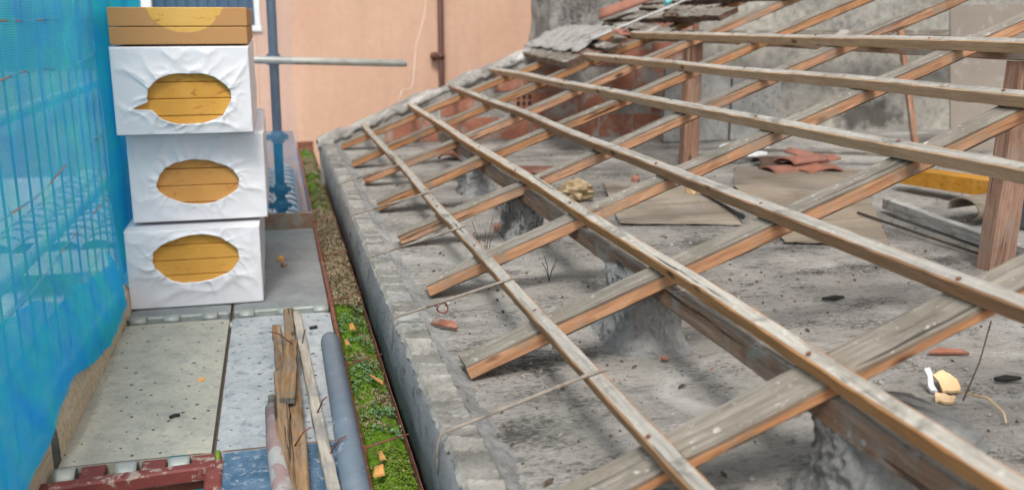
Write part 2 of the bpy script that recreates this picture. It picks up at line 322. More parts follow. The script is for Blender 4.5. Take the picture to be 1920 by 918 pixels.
def box(name, lo, hi, mat, parent=None, bev=.003, jit=0):
    (x0, y0, z0), (x1, y1, z1) = lo, hi; c = Vector(((x0+x1)/2, (y0+y1)/2, (z0+z1)/2)); e = Vector((x1-x0, y1-y0, z1-z0)) / 2; b = min(bev, min(e) * .45)
    V = []
    idx = {}
    for sx in (-1, 1):
        for sy in (-1, 1):
            for sz in (-1, 1):
                for ax in range(3):
                    p = [sx*e.x, sy*e.y, sz*e.z]
                    for k in range(3):
                        if k != ax: p[k] -= (sx, sy, sz)[k] * b
                    idx[(sx, sy, sz, ax)] = len(V); V.append([c[k] + p[k] + random.uniform(-jit, jit) for k in range(3)])
    F = []
    def q(*k): F.append(tuple(idx[i] for i in k))
    for s in (-1, 1):
        q((s,-1,-1,0), (s,1,-1,0), (s,1,1,0), (s,-1,1,0)); q((-1,s,-1,1), (-1,s,1,1), (1,s,1,1), (1,s,-1,1)); q((-1,-1,s,2), (1,-1,s,2), (1,1,s,2), (-1,1,s,2))
        for t in (-1, 1):
            q((s,t,-1,0), (s,t,1,0), (s,t,1,1), (s,t,-1,1)); q((s,-1,t,0), (s,1,t,0), (s,1,t,2), (s,-1,t,2)); q((-1,s,t,1), (1,s,t,1), (1,s,t,2), (-1,s,t,2))
            for r in (-1, 1): q((s,t,r,0), (s,t,r,1), (s,t,r,2))
    o = mesh(name, V, F, mat, parent)
    import bmesh
    bm = bmesh.new(); bm.from_mesh(o.data); bmesh.ops.recalc_face_normals(bm, faces=bm.faces); bm.to_mesh(o.data); bm.free()
    return o
def grid(name, fn, nu, nv, mat, parent=None, smooth=True, thick=0):
    V = [fn(i / nu, j / nv) for j in range(nv + 1) for i in range(nu + 1)]
    F = [(j*(nu+1) + i, j*(nu+1) + i + 1, (j+1)*(nu+1) + i + 1, (j+1)*(nu+1) + i) for j in range(nv) for i in range(nu)]
    o = mesh(name, V, F, mat, parent, smooth)
    if thick:
        m = o.modifiers.new('thickness', 'SOLIDIFY'); m.thickness = thick; m.offset = 0
    return o
def extrude_y(name, prof, y0, y1, n, mat, parent=None, amp=.003, smooth=False):
    """closed profile [(x,z)] swept along y with rough surface"""
    k = len(prof); V = []; F = []
    for i in range(n + 1):
        y = y0 + (y1 - y0) * i / n
        for (x, z) in prof:
            nn = noise.noise_vector((x * 9, y * 5, z * 9)) * amp + noise.noise_vector((x * 40, y * 30, z * 40)) * amp * .5
            V.append((x + nn.x, y, z + nn.z))
    for i in range(n):
        for j in range(k): F.append((i*k + j, (i+1)*k + j, (i+1)*k + (j+1) % k, i*k + (j+1) % k))
    F.append(tuple(range(k))); F.append(tuple(n*k + j for j in range(k - 1, -1, -1)))
    return mesh(name, V, F, mat, parent, smooth)
def lump(name, c, r, mat, parent=None, sub=2, amp=.35, sq=(1, 1, 1), fr=1.6):
    import bmesh
    bm = bmesh.new(); bmesh.ops.create_icosphere(bm, subdivisions=sub, radius=1); s = random.uniform(0, 50)
    for v in bm.verts:
        f = 1 + amp * noise.noise(v.co * fr + Vector((s, s, s))) + amp * .4 * noise.noise(v.co * fr * 3 + Vector((s, 0, s)))
        v.co = Vector((v.co.x * r * f * sq[0], v.co.y * r * f * sq[1], v.co.z * r * f * sq[2]))
    me = bpy.data.meshes.new(name); bm.to_mesh(me); bm.free(); me.materials.append(MATS[mat]); o = bpy.data.objects.new(name, me); COL.objects.link(o)
    if parent is not None: o.parent = parent; o.matrix_parent_inverse = Matrix.Translation(parent.location).inverted()
    o.location = c; o.rotation_euler = (0, 0, random.uniform(0, 6)); return o
def slabpoly(name, pts, z, t, mat, parent=None, amp=.004, n=10):
    """thin sheet lying on the slab: quad corners in xy, bilinear, slightly warped"""
    a, b, c, d = [Vector((p[0], p[1])) for p in pts]; sd = random.uniform(0, 50)
    def top(u, v):
        p = (a * (1-u) + b * u) * (1-v) + (d * (1-u) + c * u) * v
        return (p.x + .006 * noise.noise((u * 9, v * 9, sd)), p.y + .006 * noise.noise((u * 9, v * 9, sd + 5)), z + t + abs(amp * 2 * noise.noise((u * 2.5, v * 2.5, sd))))
    V = []; F = []
    for j in range(n + 1):
        for i in range(n + 1): V.append(top(i / n, j / n))
    m = len(V); V += [(x, y, zz - t) for x, y, zz in V]; k = n + 1
    for j in range(n):
        for i in range(n):
            q = (j*k + i, j*k + i + 1, (j+1)*k + i + 1, (j+1)*k + i); F.append(q); F.append(tuple(m + e for e in reversed(q)))
    for i in range(n):
        F += [(i + 1, i, m + i, m + i + 1), (n*k + i, n*k + i + 1, m + n*k + i + 1, m + n*k + i), (i*k, (i+1)*k, m + (i+1)*k, m + i*k), ((i+1)*k + n, i*k + n, m + i*k + n, m + (i+1)*k + n)]
    return mesh(name, V, F, mat, parent)

ZS = .28; TH = R(22); CT, ST = math.cos(TH), math.sin(TH); X0 = .512
def rp(s, y, n=0): return Vector((X0 + s * CT - n * ST, y, ZS + s * ST + n * CT))
UP = (-ST, 0, CT)
ORD = ['first', 'second', 'third', 'fourth', 'fifth', 'sixth', 'seventh', 'eighth', 'ninth']

# ------------------------------------------------------------------ setting
struct(mesh('ground', [(-150, -150, -6), (150, -150, -6), (150, 150, -6), (-150, 150, -6)], [(0, 1, 2, 3)], 'street'))
def slab_fn(u, v):
    x = .44 + (8.5 - .44) * u ** 1.25; y = -.6 + 9.2 * v
    return (x, y, ZS + .010 * noise.noise((x * 1.3, y * 1.3, 0)) + .006 * noise.noise((x * 7, y * 7, 2)) + .003 * noise.noise((x * 25, y * 25, 4)) - .006)
slab = grid('roof_slab', slab_fn, 200, 260, 'slab_concrete'); struct(slab)
sb = box('roof_slab_body', (.40, -.6, .0), (8.5, 8.2, ZS - .03), 'coping_concrete'); struct(sb)

# pink house behind
H = thing('pink_house', (2, 11.2, -6), 'salmon pink rendered house wall with barred window behind the scaffold', 'house')
wx0, wx1, wz0, wz1 = -1.22, -.16, 1.22, 2.5
box('wall', (-1.32, 11, -6), (wx0 - .0, 11.3, 5), 'window_white', H, .002); box('wall', (wx1, 11, -6), (9, 11.3, 5), 'pink_wall', H, .002)
box('wall', (wx0 + .002, 11.003, -6), (wx1 - .002, 11.3, wz0), 'pink_wall', H, .002); box('wall', (wx0 + .002, 11.003, wz1), (wx1 - .002, 11.3, 5), 'pink_wall', H, .002)
wf = box('window', (wx0, 11.12, wz0), (wx1, 11.16, wz1), 'window_glass', H)
for a, b in (((wx0, 10.97, wz0 - .06), (wx1 + .06, 11.1, wz0)), ((wx1 - .01, 10.98, wz0 + .002), (wx1 + .05, 11.1, wz1)), ((wx0 - .05, 10.98, wz0 + .002), (wx0 + .01, 11.1, wz1))): box('window_frame', a, b, 'window_white', wf)
for i in range(9):
    x = wx0 + .12 + i * (wx1 - wx0 - .2) / 8; tube('window_bar', [(x, 11.05, wz0 + .01), (x, 11.05, wz1)], .012, 'window_blue', wf, 6)
tube('window_bar', [(wx0 + .02, 11.05, wz0 + .16), (wx1 - .02, 11.05, wz0 + .16)], .016, 'window_blue', wf, 6)
dp = thing('downpipe', (1.83, 10.9, -6), 'dark brown metal downpipe fixed to the pink wall', 'pipe')
tube('pipe', [(1.845, 10.92, -6), (1.845, 10.92, 5)], .033, 'downpipe', dp, 12)
lump('bracket', (1.77, 10.93, .88), .05, 'downpipe', dp, 2, .2); tube('bracket_ring', [(1.845, 10.92, .85), (1.845, 10.92, .91)], .042, 'downpipe', dp, 12)
tag(tube('cable', [(1.72, 10.9, 1.9), (1.65, 10.8, 1.35), (1.50, 10.5, 1.0), (1.38, 9.8, .82), (1.25, 9.0, .70), (1.12, 8.2, .72), (1.02, 8.0, .72), (.98, 7.98, .62)], .0032, 'white_cable'), 'thin white cable hanging from the pink house to the gable', 'cable')
# neighbour roof below, seen through the net by the pole
nr = thing('neighbour_roof', (-1, 9, -1), 'low grey tiled roof below the scaffold pole', 'roof')
box('roof_deck', (-4, 7.3, -.50), (.16, 10.95, -.34), 'roof_grey', nr)
for j in range(13):
    y = 7.3 + j * .28
    for i in range(10):
        x = -2.1 + i * .225
        k = [(x + .115 * (1 + math.cos(a)) * .98, y + yy, -.34 + .06 * math.sin(a) + (.02 if yy == 0 else 0)) for yy in (0, .31) for a in [math.pi * q / 6 for q in range(7)]]
        mesh('roof_tile', k, [(q, q + 1, q + 8, q + 7) for q in range(6)], 'roof_grey', nr, True)
# white neighbour block and blue sheeting beyond the net
nb = thing('neighbour_block', (-9, 6, -6), 'pale block of flats seen dimly through the blue net', 'building')
box('wall', (-12, -4, -6), (-8, 14, 1.9), 'neighbour_wall', nb)
for y in (-2, 1, 4, 7, 10):
    for z in (-3.6, -1.2):
        f = box('window', (-8.05, y, z), (-7.97, y + 1.1, z + 1.3), 'window_glass', nb); box('window_sill', (-8.1, y - .1, z - .1), (-7.9, y + 1.2, z - .002), 'window_white', f)
lr = thing('lower_tiled_roof', (-3, 5, -2), 'tiled lean-to roof beyond the blue net', 'roof')
for j in range(16):
    x0 = -1.6 - j * .26; z0 = -.75 + j * .06
    for i in range(24):
        y = 1.2 + i * .3
        box('roof_tile', (x0 - .29, y + random.uniform(-.01, .01), z0 - .03), (x0, y + .285, z0 + .03 + random.uniform(0, .015)), 'roof_grey', lr, .01)

# ------------------------------------------------------------------ gable wall, chimney, inner walls
G = thing('gable_wall', (.34, 8.1, ZS), 'hollow brick gable wall with lumpy mortar along its sloping top', 'wall')
def gtop(x): return ZS + (x - X0) * math.tan(TH) + .065
ncore = 24; V = []; F = []
for i in range(ncore + 1):
    x = .34 + (3.7 - .34) * i / ncore
    for yy in (8.043, 8.30):
        for z in (-.3, gtop(x) - .02): V.append((x, yy, z))
for i in range(ncore):
    a = i * 4; b = a + 4
    F += [(a, b, b+1, a+1), (a+2, a+3, b+3, b+2), (a+1, b+1, b+3, a+3), (a, a+2, b+2, b)]
F += [(0, 1, 3, 2), (ncore*4, ncore*4+2, ncore*4+3, ncore*4+1)]
mesh('mortar_core', V, F, 'mortar', G)
for r in range(7):
    z = ZS + .006 + r * .205
    off = .16 if r % 2 else 0
    for c in range(13):
        x = .40 + off + c * .315 - .16; x1 = x + .30
        x = max(x, .40)
        if x1 - x < .06 or x1 > 3.7: continue
        zt = min(z + .19, gtop(x) - .045, gtop(x1) - .045 + .08)
        if zt - z < .05 or random.random() < .06: continue
        q = random.uniform(0, .008)
        zt2 = min(z + .19, gtop(x1) - .045); V = [(x, 8.03 + q, z), (x1, 8.03 + q, z), (x1, 8.03 + q, zt2), (x, 8.03 + q, zt), (x, 8.10, z), (x1, 8.10, z), (x1, 8.10, zt2), (x, 8.10, zt)]
        b = mesh('brick', V, [(0, 1, 2, 3), (3, 2, 6, 7), (1, 5, 6, 2), (4, 0, 3, 7), (5, 4, 7, 6), (4, 5, 1, 0)], 'brick_red', G)
        if (r, c) == (1, 5):
            for hx in range(3):
                for hz in range(3): box('brick_hole', (x + .03 + hx * .05, 8.024 + q, z + .025 + hz * .055), (x + .06 + hx * .05, 8.034 + q, z + .06 + hz * .055), 'black', b, .001)
def cop(u, v):
    x = .32 + 2.2 * u; a = v * 2 * math.pi
    lumpy = .055 + .03 * noise.noise((x * 4, 0, 5)) + .018 * noise.noise((x * 13, math.cos(a) * 2, math.sin(a) * 2)) + .01 * noise.noise((x * 40, math.cos(a) * 5, math.sin(a) * 5))
    return (x + .02 * noise.noise((x * 9, a, 0)), 8.15 + math.cos(a) * (lumpy * 2.4), gtop(x) - .0 + math.sin(a) * lumpy)
grid('mortar_coping', cop, 150, 18, 'mortar', G)
CH = thing('chimney', (2.85, 8.6, .9), 'broad rough grey rendered chimney at the top of the gable', 'chimney')
def chf(u, v):
    a = v * 4; k = int(a) % 4; f = a - int(a); z = .85 + 1.9 * u; fl = .05 * max(0, 1 - u * 6)
    x0, x1, y0, y1 = 2.40 - fl * 1.2 - .02 * (1-u), 3.62, 8.32 - fl, 9.0
    p = [(x0 + (x1-x0) * f, y0), (x1, y0 + (y1-y0) * f), (x1 - (x1-x0) * f, y1), (x0, y1 - (y1-y0) * f)][k]
    n = noise.noise_vector((p[0] * 6, p[1] * 6, z * 6)) * .02 + noise.noise_vector((p[0] * 22, p[1] * 22, z * 22)) * .008
    return (p[0] + n.x, p[1] + n.y, z)
grid('stack', chf, 60, 120, 'chimney_render', CH)
PW = thing('plaster_wall', (5, 8.4, ZS), 'stained grey plaster wall behind the bare rafters', 'wall')
def pwf(u, v):
    x = 3.62 + 5.4 * u; z = ZS - .02 + 2.6 * v; return (x, 7.95 + .012 * noise.noise((x * 3, z * 3, 0)), z)
grid('render', pwf, 60, 30, 'plaster', PW); box('masonry', (3.60, 7.99, -.2), (9.0, 8.2, 2.86), 'brick_red', PW)
V = []
tag(box('wall_beam', (3.3, 7.60, 1.13), (6.9, 7.72, 1.20), 'old_plank', None, .006, .002), 'grey horizontal beam against the plaster wall', 'beam')
PP = thing('plaster_panel', (3.7, 7.4, ZS), 'grey cement board panels leaning beside the reddish post', 'panel')
box('board', (3.16, 7.55, ZS), (3.75, 7.60, .93), 'coping_concrete', PP); box('board', (3.77, 7.54, ZS), (4.22, 7.59, .80), 'coping_concrete', PP)
tag(timber('wall_prop', (5.12, 6.92, ZS), (5.14, 7.3, 1.24), .05, .04, ('post_wood', 'purlin_wood', 'end_grain'), up=(0, -1, 0)), 'thin brown prop leaning on the stained plaster wall', 'timber')
ply = grid('plywood_panel', lambda u, v: (5.16 + 1.2 * u, 6.52 - .35 * u + .18 * v, ZS + .002 + 1.12 * v), 6, 6, 'plywood', None, False, .02)
tag(ply, 'taupe plywood sheet leaning upright behind the thick post', 'plywood')

# ------------------------------------------------------------------ eave wall
EW = thing('eave_wall', (.4, 4.5, -.2), 'low grey concrete eave wall with ridged mortar top', 'wall')
prof = [(.372, -.25), (.366, .06), (.352, .10), (.340, .16), (.338, .22), (.348, .275), (.362, .300), (.448, .298), (.462, .272), (.49, .245), (.50, .1), (.5, -.25)]
extrude_y('wall_body', prof, .9, 8.30, 240, 'wall_grey', EW, .005, True)
def filf(u, v):
    y = .92 + 7.2 * v; x = .440 + .075 * u; return (x + .012 * noise.noise((y * 9, 0, 3)) + .006 * noise.noise((y * 40, u * 3, 3)), y, .279 + .026 * (1 - u) ** 1.4 + .010 * noise.noise((x * 30, y * 24, 0)) * (1 - abs(2 * u - 1)) + .005 * noise.noise((x * 80, y * 70, 0)) - .006 * u)
grid('mortar_fillet', filf, 10, 700, 'coping_concrete', EW)
cuts = [.9]
while cuts[-1] < 8.1: cuts.append(cuts[-1] + random.choice((.05, .075, .10, .03, .12)) * random.uniform(.8, 1.2))
rel = [random.uniform(-.002, .005) for _ in cuts]; ny = 1100; V = []; F = []; nx = 9; MI = []; shade = [random.choice((0, 1, 1, 2)) for _ in cuts]; import bisect
for j_ in range(ny + 1):
    y = .92 + 7.1 * j_ / ny
    for i_ in range(nx + 1):
        u = i_ / nx; x = .352 + .100 * u; yy = y + .03 * (u - .5) + .012 * noise.noise((x * 20, y * 9, 1)); c_ = max(0, min(len(cuts) - 2, bisect.bisect(cuts, yy) - 1)); t = (yy - cuts[c_]) / (cuts[c_ + 1] - cuts[c_])
        z = .304 + rel[c_] + .006 * (t - .5) + .006 * max(0, 1 - abs(t - .93) * 14) + .003 * noise.noise((x * 30, y * 30, 0)) + .002 * noise.noise((x * 90, y * 90, 0))
        z += .004 * max(0, noise.noise((y * 8, 4, 0)) + .3) * (1 if i_ == 1 else 0); z -= .016 if i_ in (0, nx) else 0
        V.append((x + (.006 * noise.noise((y * 12, i_, 0)) + .004 * noise.noise((y * 50, i_, 2)) if i_ in (0, 1, nx - 1, nx) else 0), y, z))
for j_ in range(ny):
    for i_ in range(nx):
        a = j_ * (nx + 1) + i_; F.append((a, a + 1, a + nx + 2, a + nx + 1)); yy = V[a][1] + .03 * ((i_ + .5) / nx - .5); c_ = max(0, min(len(cuts) - 2, bisect.bisect(cuts, yy) - 1)); t = (yy - cuts[c_]) / (cuts[c_ + 1] - cuts[c_]); MI.append(0 if t > .84 or i_ == 0 else shade[c_])
mesh('mortar_bed', V, F, ['pad_mid', 'pad_dark', 'coping_concrete'], EW, False, MI)

# ------------------------------------------------------------------ gutter with plants
GU = thing('gutter', (.28, 5, -.14), 'rusty box gutter full of moss along the eave wall', 'gutter')
gp = [(.196, .004), (.200, -.13), (.350, -.13), (.353, -.03), (.356, -.03), (.354, -.134), (.196, -.134), (.192, .004)]
extrude_y('trough', gp, 1.0, 10.2, 120, 'rust', GU, .002)
box('end_cap', (.190, 10.2, -.134), (.36, 10.215, .05), 'rust', GU)
rod = tube('rim_rod', [(.199 + .004 * noise.noise((y * .8, 0, 0)), y, .014 + .004 * noise.noise((y, 5, 0))) for y in [1.0 + .23 * i for i in range(41)]], .0095, 'rust', GU, 10)
for y in (2.75, 3.50, 4.38, 5.25, 6.2): tube('clip', [(.199, y - .009, .014), (.199, y + .009, .014)], .016, 'rust', GU, 10); tube('stay_wire', [(.199, y, .016), (.26, y + .005, .03), (.345, y + .012, .045)], .003, 'rust', GU, 6)
def mossf(u, v):
    x = .202 + .146 * u; y = 1.0 + 9.1 * v; e = max(0, 1 - abs(u - .45) * 2.2)
    return (x, y, -.062 + .055 * e ** .7 * (.7 + .6 * noise.noise((x * 6, y * 4, 0))) + .014 * noise.noise((x * 30, y * 25, 0)) + .006 * noise.noise((x * 80, y * 80, 0)))
mo = grid('gutter_moss', mossf, 16, 700, 'moss_ground'); struct(mo, 'stuff', 'bright green moss cushions and soil filling the gutter')
def leaves(name, n, sizef, densf, mats, label, zoff=.0, flat=.5, rosette=5, wd=.32):
    V = []; F = []; mi = []
    t = 0
    while t < n:
        u = random.random(); v = random.random() ** 1.6; x, y, z = mossf(u, v); k = densf(x, y, u)
        if random.random() > k[0]: continue
        t += 1; s = sizef(y) * random.uniform(.6, 1.3); m = k[1]; c = Vector((x, y, z + zoff + random.uniform(0, .012)))
        for q in range(rosette):
            a = random.uniform(0, 6.28); tl = random.uniform(-.1, 1.1) * flat + (1 - flat) * .9
            dr = Vector((math.cos(a) * math.cos(tl), math.sin(a) * math.cos(tl), math.sin(tl))); sd = dr.cross(Vector((0, 0, 1))).normalized() * s * wd
            b0 = len(V); p = c + dr * s * .15; V += [p, p + dr * s * .5 + sd, p + dr * s + Vector((0, 0, s * .12)), p + dr * s * .5 - sd]; F.append((b0, b0+1, b0+2, b0+3)); mi.append(m)
    o = mesh(name, V, F, mats, None, False, mi); struct(o, 'stuff', label); return o
def clus(x, y, sc, sd): return noise.noise((x * sc, y * sc, sd))
leaves('gutter_moss_tufts', 26000, lambda y: .0055, lambda x, y, u: (min(1, max(0, (clus(x, y, 7, 1) + (.75 if y < 2.75 else .12) - (.18 if 4.6 < y < 6.4 else 0)) * 1.6)), 0), ['moss_leaf'], 'fine bright green moss tufts in the gutter', -.004, .2, 4)
leaves('gutter_sedum', 1200, lambda y: .0095, lambda x, y, u: (min(1, max(0, (clus(x, y, 9, 7) + (.1 if 2.95 < y < 4.6 else (-.6 if y < 2.95 else .0))) * 1.8)), 0), ['sedum_leaf'], 'small blue-green stonecrop rosettes growing in the gutter', .004, .7, 7)
leaves('gutter_dry_stems', 6000, lambda y: .015 if y > 4.4 else .009, lambda x, y, u: (min(1, max(0, (clus(x, y, 6, 4) + (.75 if 4.5 < y < 6.8 else .08)) * 1.3)) if y > 2.85 else .03, random.choice((0, 0, 1))), ['dry_leaf', 'brown_leaf'], 'dry pinkish brown flower stems in the gutter', .008, .25, 5, .15)
for i, (x, y, L, lab) in enumerate(((.262, 3.98, .05, 'orange wood chip standing in the moss beside the blue-grey pipe'), (.300, 3.33, .105, 'long thin orange wood chip lying in the gutter moss'), (.232, 2.60, .06, 'broad orange wood chip on bright green moss at the lower frame edge'), (.250, 2.70, .035, 'small pale wood chip on bright moss above the broad chip'), (.226, 3.78, .035, 'small brown chip by the rusty rim in the gutter'))):
    a = random.uniform(.9, 1.9) if i != 1 else 2.0; dx, dy = math.cos(a) * L / 2, math.sin(a) * L / 2; W = .018 if i != 1 else .011
    V = [(x - dx, y - dy, .012), (x - dy * .4 * W / .018, y + dx * .3 - .01, .03), (x + dx, y + dy, .022), (x + dy * .4 + .008, y - dx * .3, .006)]; V += [(p[0] + .003, p[1], p[2] - .007) for p in V]
    tag(mesh('wood_chip', V, [(0, 1, 2, 3), (7, 6, 5, 4), (0, 4, 5, 1), (1, 5, 6, 2), (2, 6, 7, 3), (3, 7, 4, 0)], 'wood_chip'), lab, 'wood chip')

# ------------------------------------------------------------------ piers, purlin, posts
def pier(x, y, w, dpt, h, label, rot=0):
    def f(u, v):
        a = v * 2 * math.pi; z = u * h; fl = 1 + .34 * max(0, 1 - u * 2.6) ** 2 - .10 * u
        c, s = math.cos(a), math.sin(a); q = (abs(c) ** 5 + abs(s) ** 5) ** (-1/5); ca, sa = math.cos(rot), math.sin(rot)
        lx, ly = c * q * w / 2 * fl, s * q * dpt / 2 * fl; px, py = lx * ca - ly * sa, lx * sa + ly * ca
        n = noise.noise_vector((px * 14 + x, py * 14 + y, z * 16)) * .015 + noise.noise_vector((px * 45, py * 45 + y, z * 40)) * .012 + noise.noise_vector((px * 110, py * 110 + y, z * 90)) * .006
        return (x + px + n.x, y + py + n.y, ZS - .012 + z)
    o = grid('concrete_pier', f, 40, 90, 'pier_concrete')
    me = o.data; import bmesh
    bm = bmesh.new(); bm.from_mesh(me); bmesh.ops.remove_doubles(bm, verts=bm.verts, dist=.0005); top = [e for e in bm.edges if e.is_boundary and all(v.co.z > ZS + h * .7 for v in e.verts)]
    bmesh.ops.contextual_create(bm, geom=top); bm.to_mesh(me); bm.free()
    return tag(o, label, 'pier', 'concrete piers under the purlin')
pier(1.13, 2.84, .20, .30, .235, 'rough flared concrete pier in the middle of the slab')
pier(1.13, 4.42, .17, .26, .225, 'rough concrete pier beside the tan crumpled lump')
pier(1.15, 5.60, .18, .26, .225, 'blurred concrete pier nearest the brick gable')
pier(1.22, 1.62, .28, .30, .225, 'large dark concrete pier at the lower frame edge')
tag(timber('purlin', (1.125, .6, .468), (1.125, 6.6, .468), .075, .062, ('old_plank', 'purlin_wood', 'end_grain'), bow=.006), 'long brown purlin carried on the concrete piers', 'beam')
def post(x, y, zt, w, label, lean=0):
    P = thing('timber_post', (x, y, ZS), label, 'post')
    timber('post', (x + .0, y, ZS - .005), (x + lean, y, zt), w, w * .85, ('post_wood', 'post_wood', 'end_grain'), P, up=(0, -1, 0), ch=.010)
    return P
P1 = post(2.895, 3.36, 1.13, .116, 'thick reddish timber post standing at the right edge', .035)
lump('bolt', (2.93, 3.245, .985), .014, 'rust', P1, 2, .1)
P2 = post(2.87, 6.43, 1.13, .115, 'reddish timber post in front of the brick gable', .0)
tag(timber('upper_purlin', (2.93, 1.9, 1.135), (2.87, 7.9, 1.135), .10, .06, ('old_plank', 'purlin_wood', 'end_grain')), 'upper purlin resting on the reddish timber posts', 'beam')
tag(timber('ridge_board', (3.36, .6, 1.40), (3.30, 3.75, 1.40), .05, .09, ('old_plank', 'old_plank', 'end_grain')), 'grey weathered board along the top right frame edge', 'board')

# ------------------------------------------------------------------ rafters and battens
RH, RW = .048, .105
raf = [(1.665, 1.64), (2.55, 2.525), (3.42, 3.30), (4.26, 4.09), (5.11, 4.91), (5.94, 5.75), (6.74, 6.55), (7.72, 7.45)]
for i, (ya, yb) in enumerate(raf):
    s0 = random.uniform(-.01, .02); WI = RW * random.uniform(.92, 1.05) if i else .132; HI = RH if i else .030
    nb_ = 0 if i else .012
    a = rp(s0, ya + WI/2, nb_ + .001); b = rp(3.75, ya + (yb - ya) * 1.5 + WI/2, nb_)
    near = 'counting from the camera' if i < 7 else 'the one closest to the brick gable'
    lab = '%s sloping rafter %s, orange side, grey top' % (ORD[i], near) if i < 7 else 'last sloping rafter, the one closest to the brick gable'
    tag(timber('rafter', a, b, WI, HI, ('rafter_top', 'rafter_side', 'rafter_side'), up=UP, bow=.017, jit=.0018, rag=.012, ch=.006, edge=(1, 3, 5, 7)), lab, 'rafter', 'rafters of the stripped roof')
BW, BT = .039, .045
bat = [(.238, .210, .5, 8.12), (.628, .630, .5, 8.15), (1.003, 1.017, .8, 8.10), (1.490, 1.385, 1.0, 8.05), (1.890, 1.795, 1.2, 6.72), (2.285, 2.195, 1.2, 6.75)]
bl = ['lowest tile batten, nearest the eave wall', 'second lowest tile batten, running to the bottom right corner', 'third tile batten up from the eave wall', 'fourth tile batten up from the eave wall', 'fifth tile batten up, ending at the rough grey board', 'topmost pale tile batten, nearly level near the top right']
for i, (s1, s2, y1, y2) in enumerate(bat):
    k = (s2 - s1) / 6.5; f = lambda y: s1 + k * (y - 1.5)
    tag(timber('tile_batten', rp(f(y2) + BW/2, y2, RH + .002), rp(f(y1) + BW/2, y1, RH + .002), BW * random.uniform(.97, 1.08), BT, ('batten_top', 'batten_side' if i < 3 else 'batten_pale', 'end_grain'), up=UP, bow=.012, jit=.0012, step=.06, ch=.004, rag=.01, edge=(1,)), bl[i], 'batten', 'tile battens across the rafters')

for o_ in [o for o in COL.objects if o.name.startswith('tile_batten')]:
    n = 0
    inv = o_.matrix_world.inverted()
    for (ya, yb) in raf:
        L = max(v.co.x for v in o_.data.vertices); p = inv @ Vector((0, ya + .05, 0))
        y2 = o_.matrix_world.translation.y; x = y2 - (ya + .05)
        if .05 < x < L - .02:
            h = mesh('nail_head', [(.006 * math.cos(a), .006 * math.sin(a), z) for z in (0, .003) for a in [q * math.pi / 3 for q in range(6)]], [tuple(range(6, 12))] + [(q, (q + 1) % 6, 6 + (q + 1) % 6, 6 + q) for q in range(6)], 'rust')
            h.parent = o_; h.location = (x + random.uniform(-.015, .015), random.uniform(-.008, .008), BT + .0005)
# straps over the wall
for i, (yc, yb, lab) in enumerate(((2.126, 2.075, 'nearest pale iron strap bent over the eave wall'), (3.07, 2.95, 'second iron strap, with a wire knot, bent over the eave wall'), (3.924, 3.78, 'third iron strap over the eave wall, counted from the camera'), (4.83, 4.62, 'fourth iron strap over the eave wall, blurred'), (5.80, 5.60, 'farthest iron strap over the eave wall'))):
    A = Vector((.345, yc, .327)); e = rp(.24, yb, RH + BT + .008); mid = Vector((.455, yc - .03, .330))
    mid = A + (e - A) * .3
    T = thing('gutter_strap', (.34, yc, .3), lab, 'strap', 'iron straps over the eave wall')
    pts = [(.337, yc + .012, .215), (.334, yc + .008, .25), (.336, yc + .004, .30), A, A + (mid - A) * .5, mid]
    r = .0048
    tube('bent_bar', [mid + (e - mid) * t for t in (0, .25, .5, .75, 1)] + [rp(.285, yb - .01, RH + BT + .006)], [r, r * 1.1, r * 1.15, r * 1.1, r, r * .7], 'strap_iron', T, 8, jit=.12)
    tube('wire_end', pts, [.002, .0025, .003, .004, .0045, r], 'strap_iron', T, 8)
    if i == 1: tube('wire_knot', [(mid.x + .05 + .018 * math.cos(a), mid.y - .015 + .008 * math.sin(a * 2), .365 + .018 * math.sin(a)) for a in [q * .55 for q in range(13)]], .003, 'rust', T, 6)

# ------------------------------------------------------------------ leftovers of the roof beside the chimney
CS = thing('corrugated_sheet', rp(1.9, 7.4, .12), 'torn grey corrugated sheet lying at the foot of the chimney', 'roof sheet')
def csf(u, v):
    s = 1.80 + .42 * v; y = 6.75 + 1.55 * u + .25 * v; n = .118 + .003 * math.sin(u * 60) + .02 * noise.noise((u * 5, v * 4, 0)) + .02 * v
    p = rp(s + .03 * noise.noise((u * 12, v, 9)) * (1 - v), y, n); return tuple(p)
grid('sheet', csf, 90, 10, 'sheet_grey', CS, True, .008)
pl = [((1.72, 6.62), (1.78, 8.1), .13, .05, 'rough grey board ending on the fifth batten'), ((1.97, 6.42), (2.06, 7.9), .10, .035, 'short lower plank end in the pile below the red ridge tile'), ((2.30, 6.22), (2.46, 7.9), .11, .03, 'long grey plank left on the rafters beside the ridge tile'), ((2.58, 5.85), (2.50, 7.9), .15, .04, 'broad plank left on the rafters above the long grey plank'), ((2.69, 6.42), (2.80, 7.9), .09, .03, 'weathered plank second from the top of the leftover boarding'), ((2.96, 5.65), (2.86, 7.9), .13, .045, 'topmost plank of the leftover roof boarding')]
for k_, (sx_, y_, r_, m_, lab) in enumerate(((2.16, 6.75, .05, 'terracotta', 'red tile fragment among the planks below the ridge tile'), (2.24, 7.0, .045, 'mortar', 'pale mortar lump lying below the ridge tile'), (2.10, 7.15, .04, 'brick_red', 'dark red fragment beside the torn grey sheet'), (2.06, 6.55, .04, 'old_plank', 'grey rubble lump at the lower plank end'), (2.46, 6.5, .05, 'dark_timber', 'dark lump on the long grey plank'))):
    tag(lump('tile_fragment' if k_ in (0, 2) else 'mortar_lump', rp(sx_, y_, .12), r_, m_, None, 2, .8, (1.3, 1.1, .6)), lab, 'fragment')
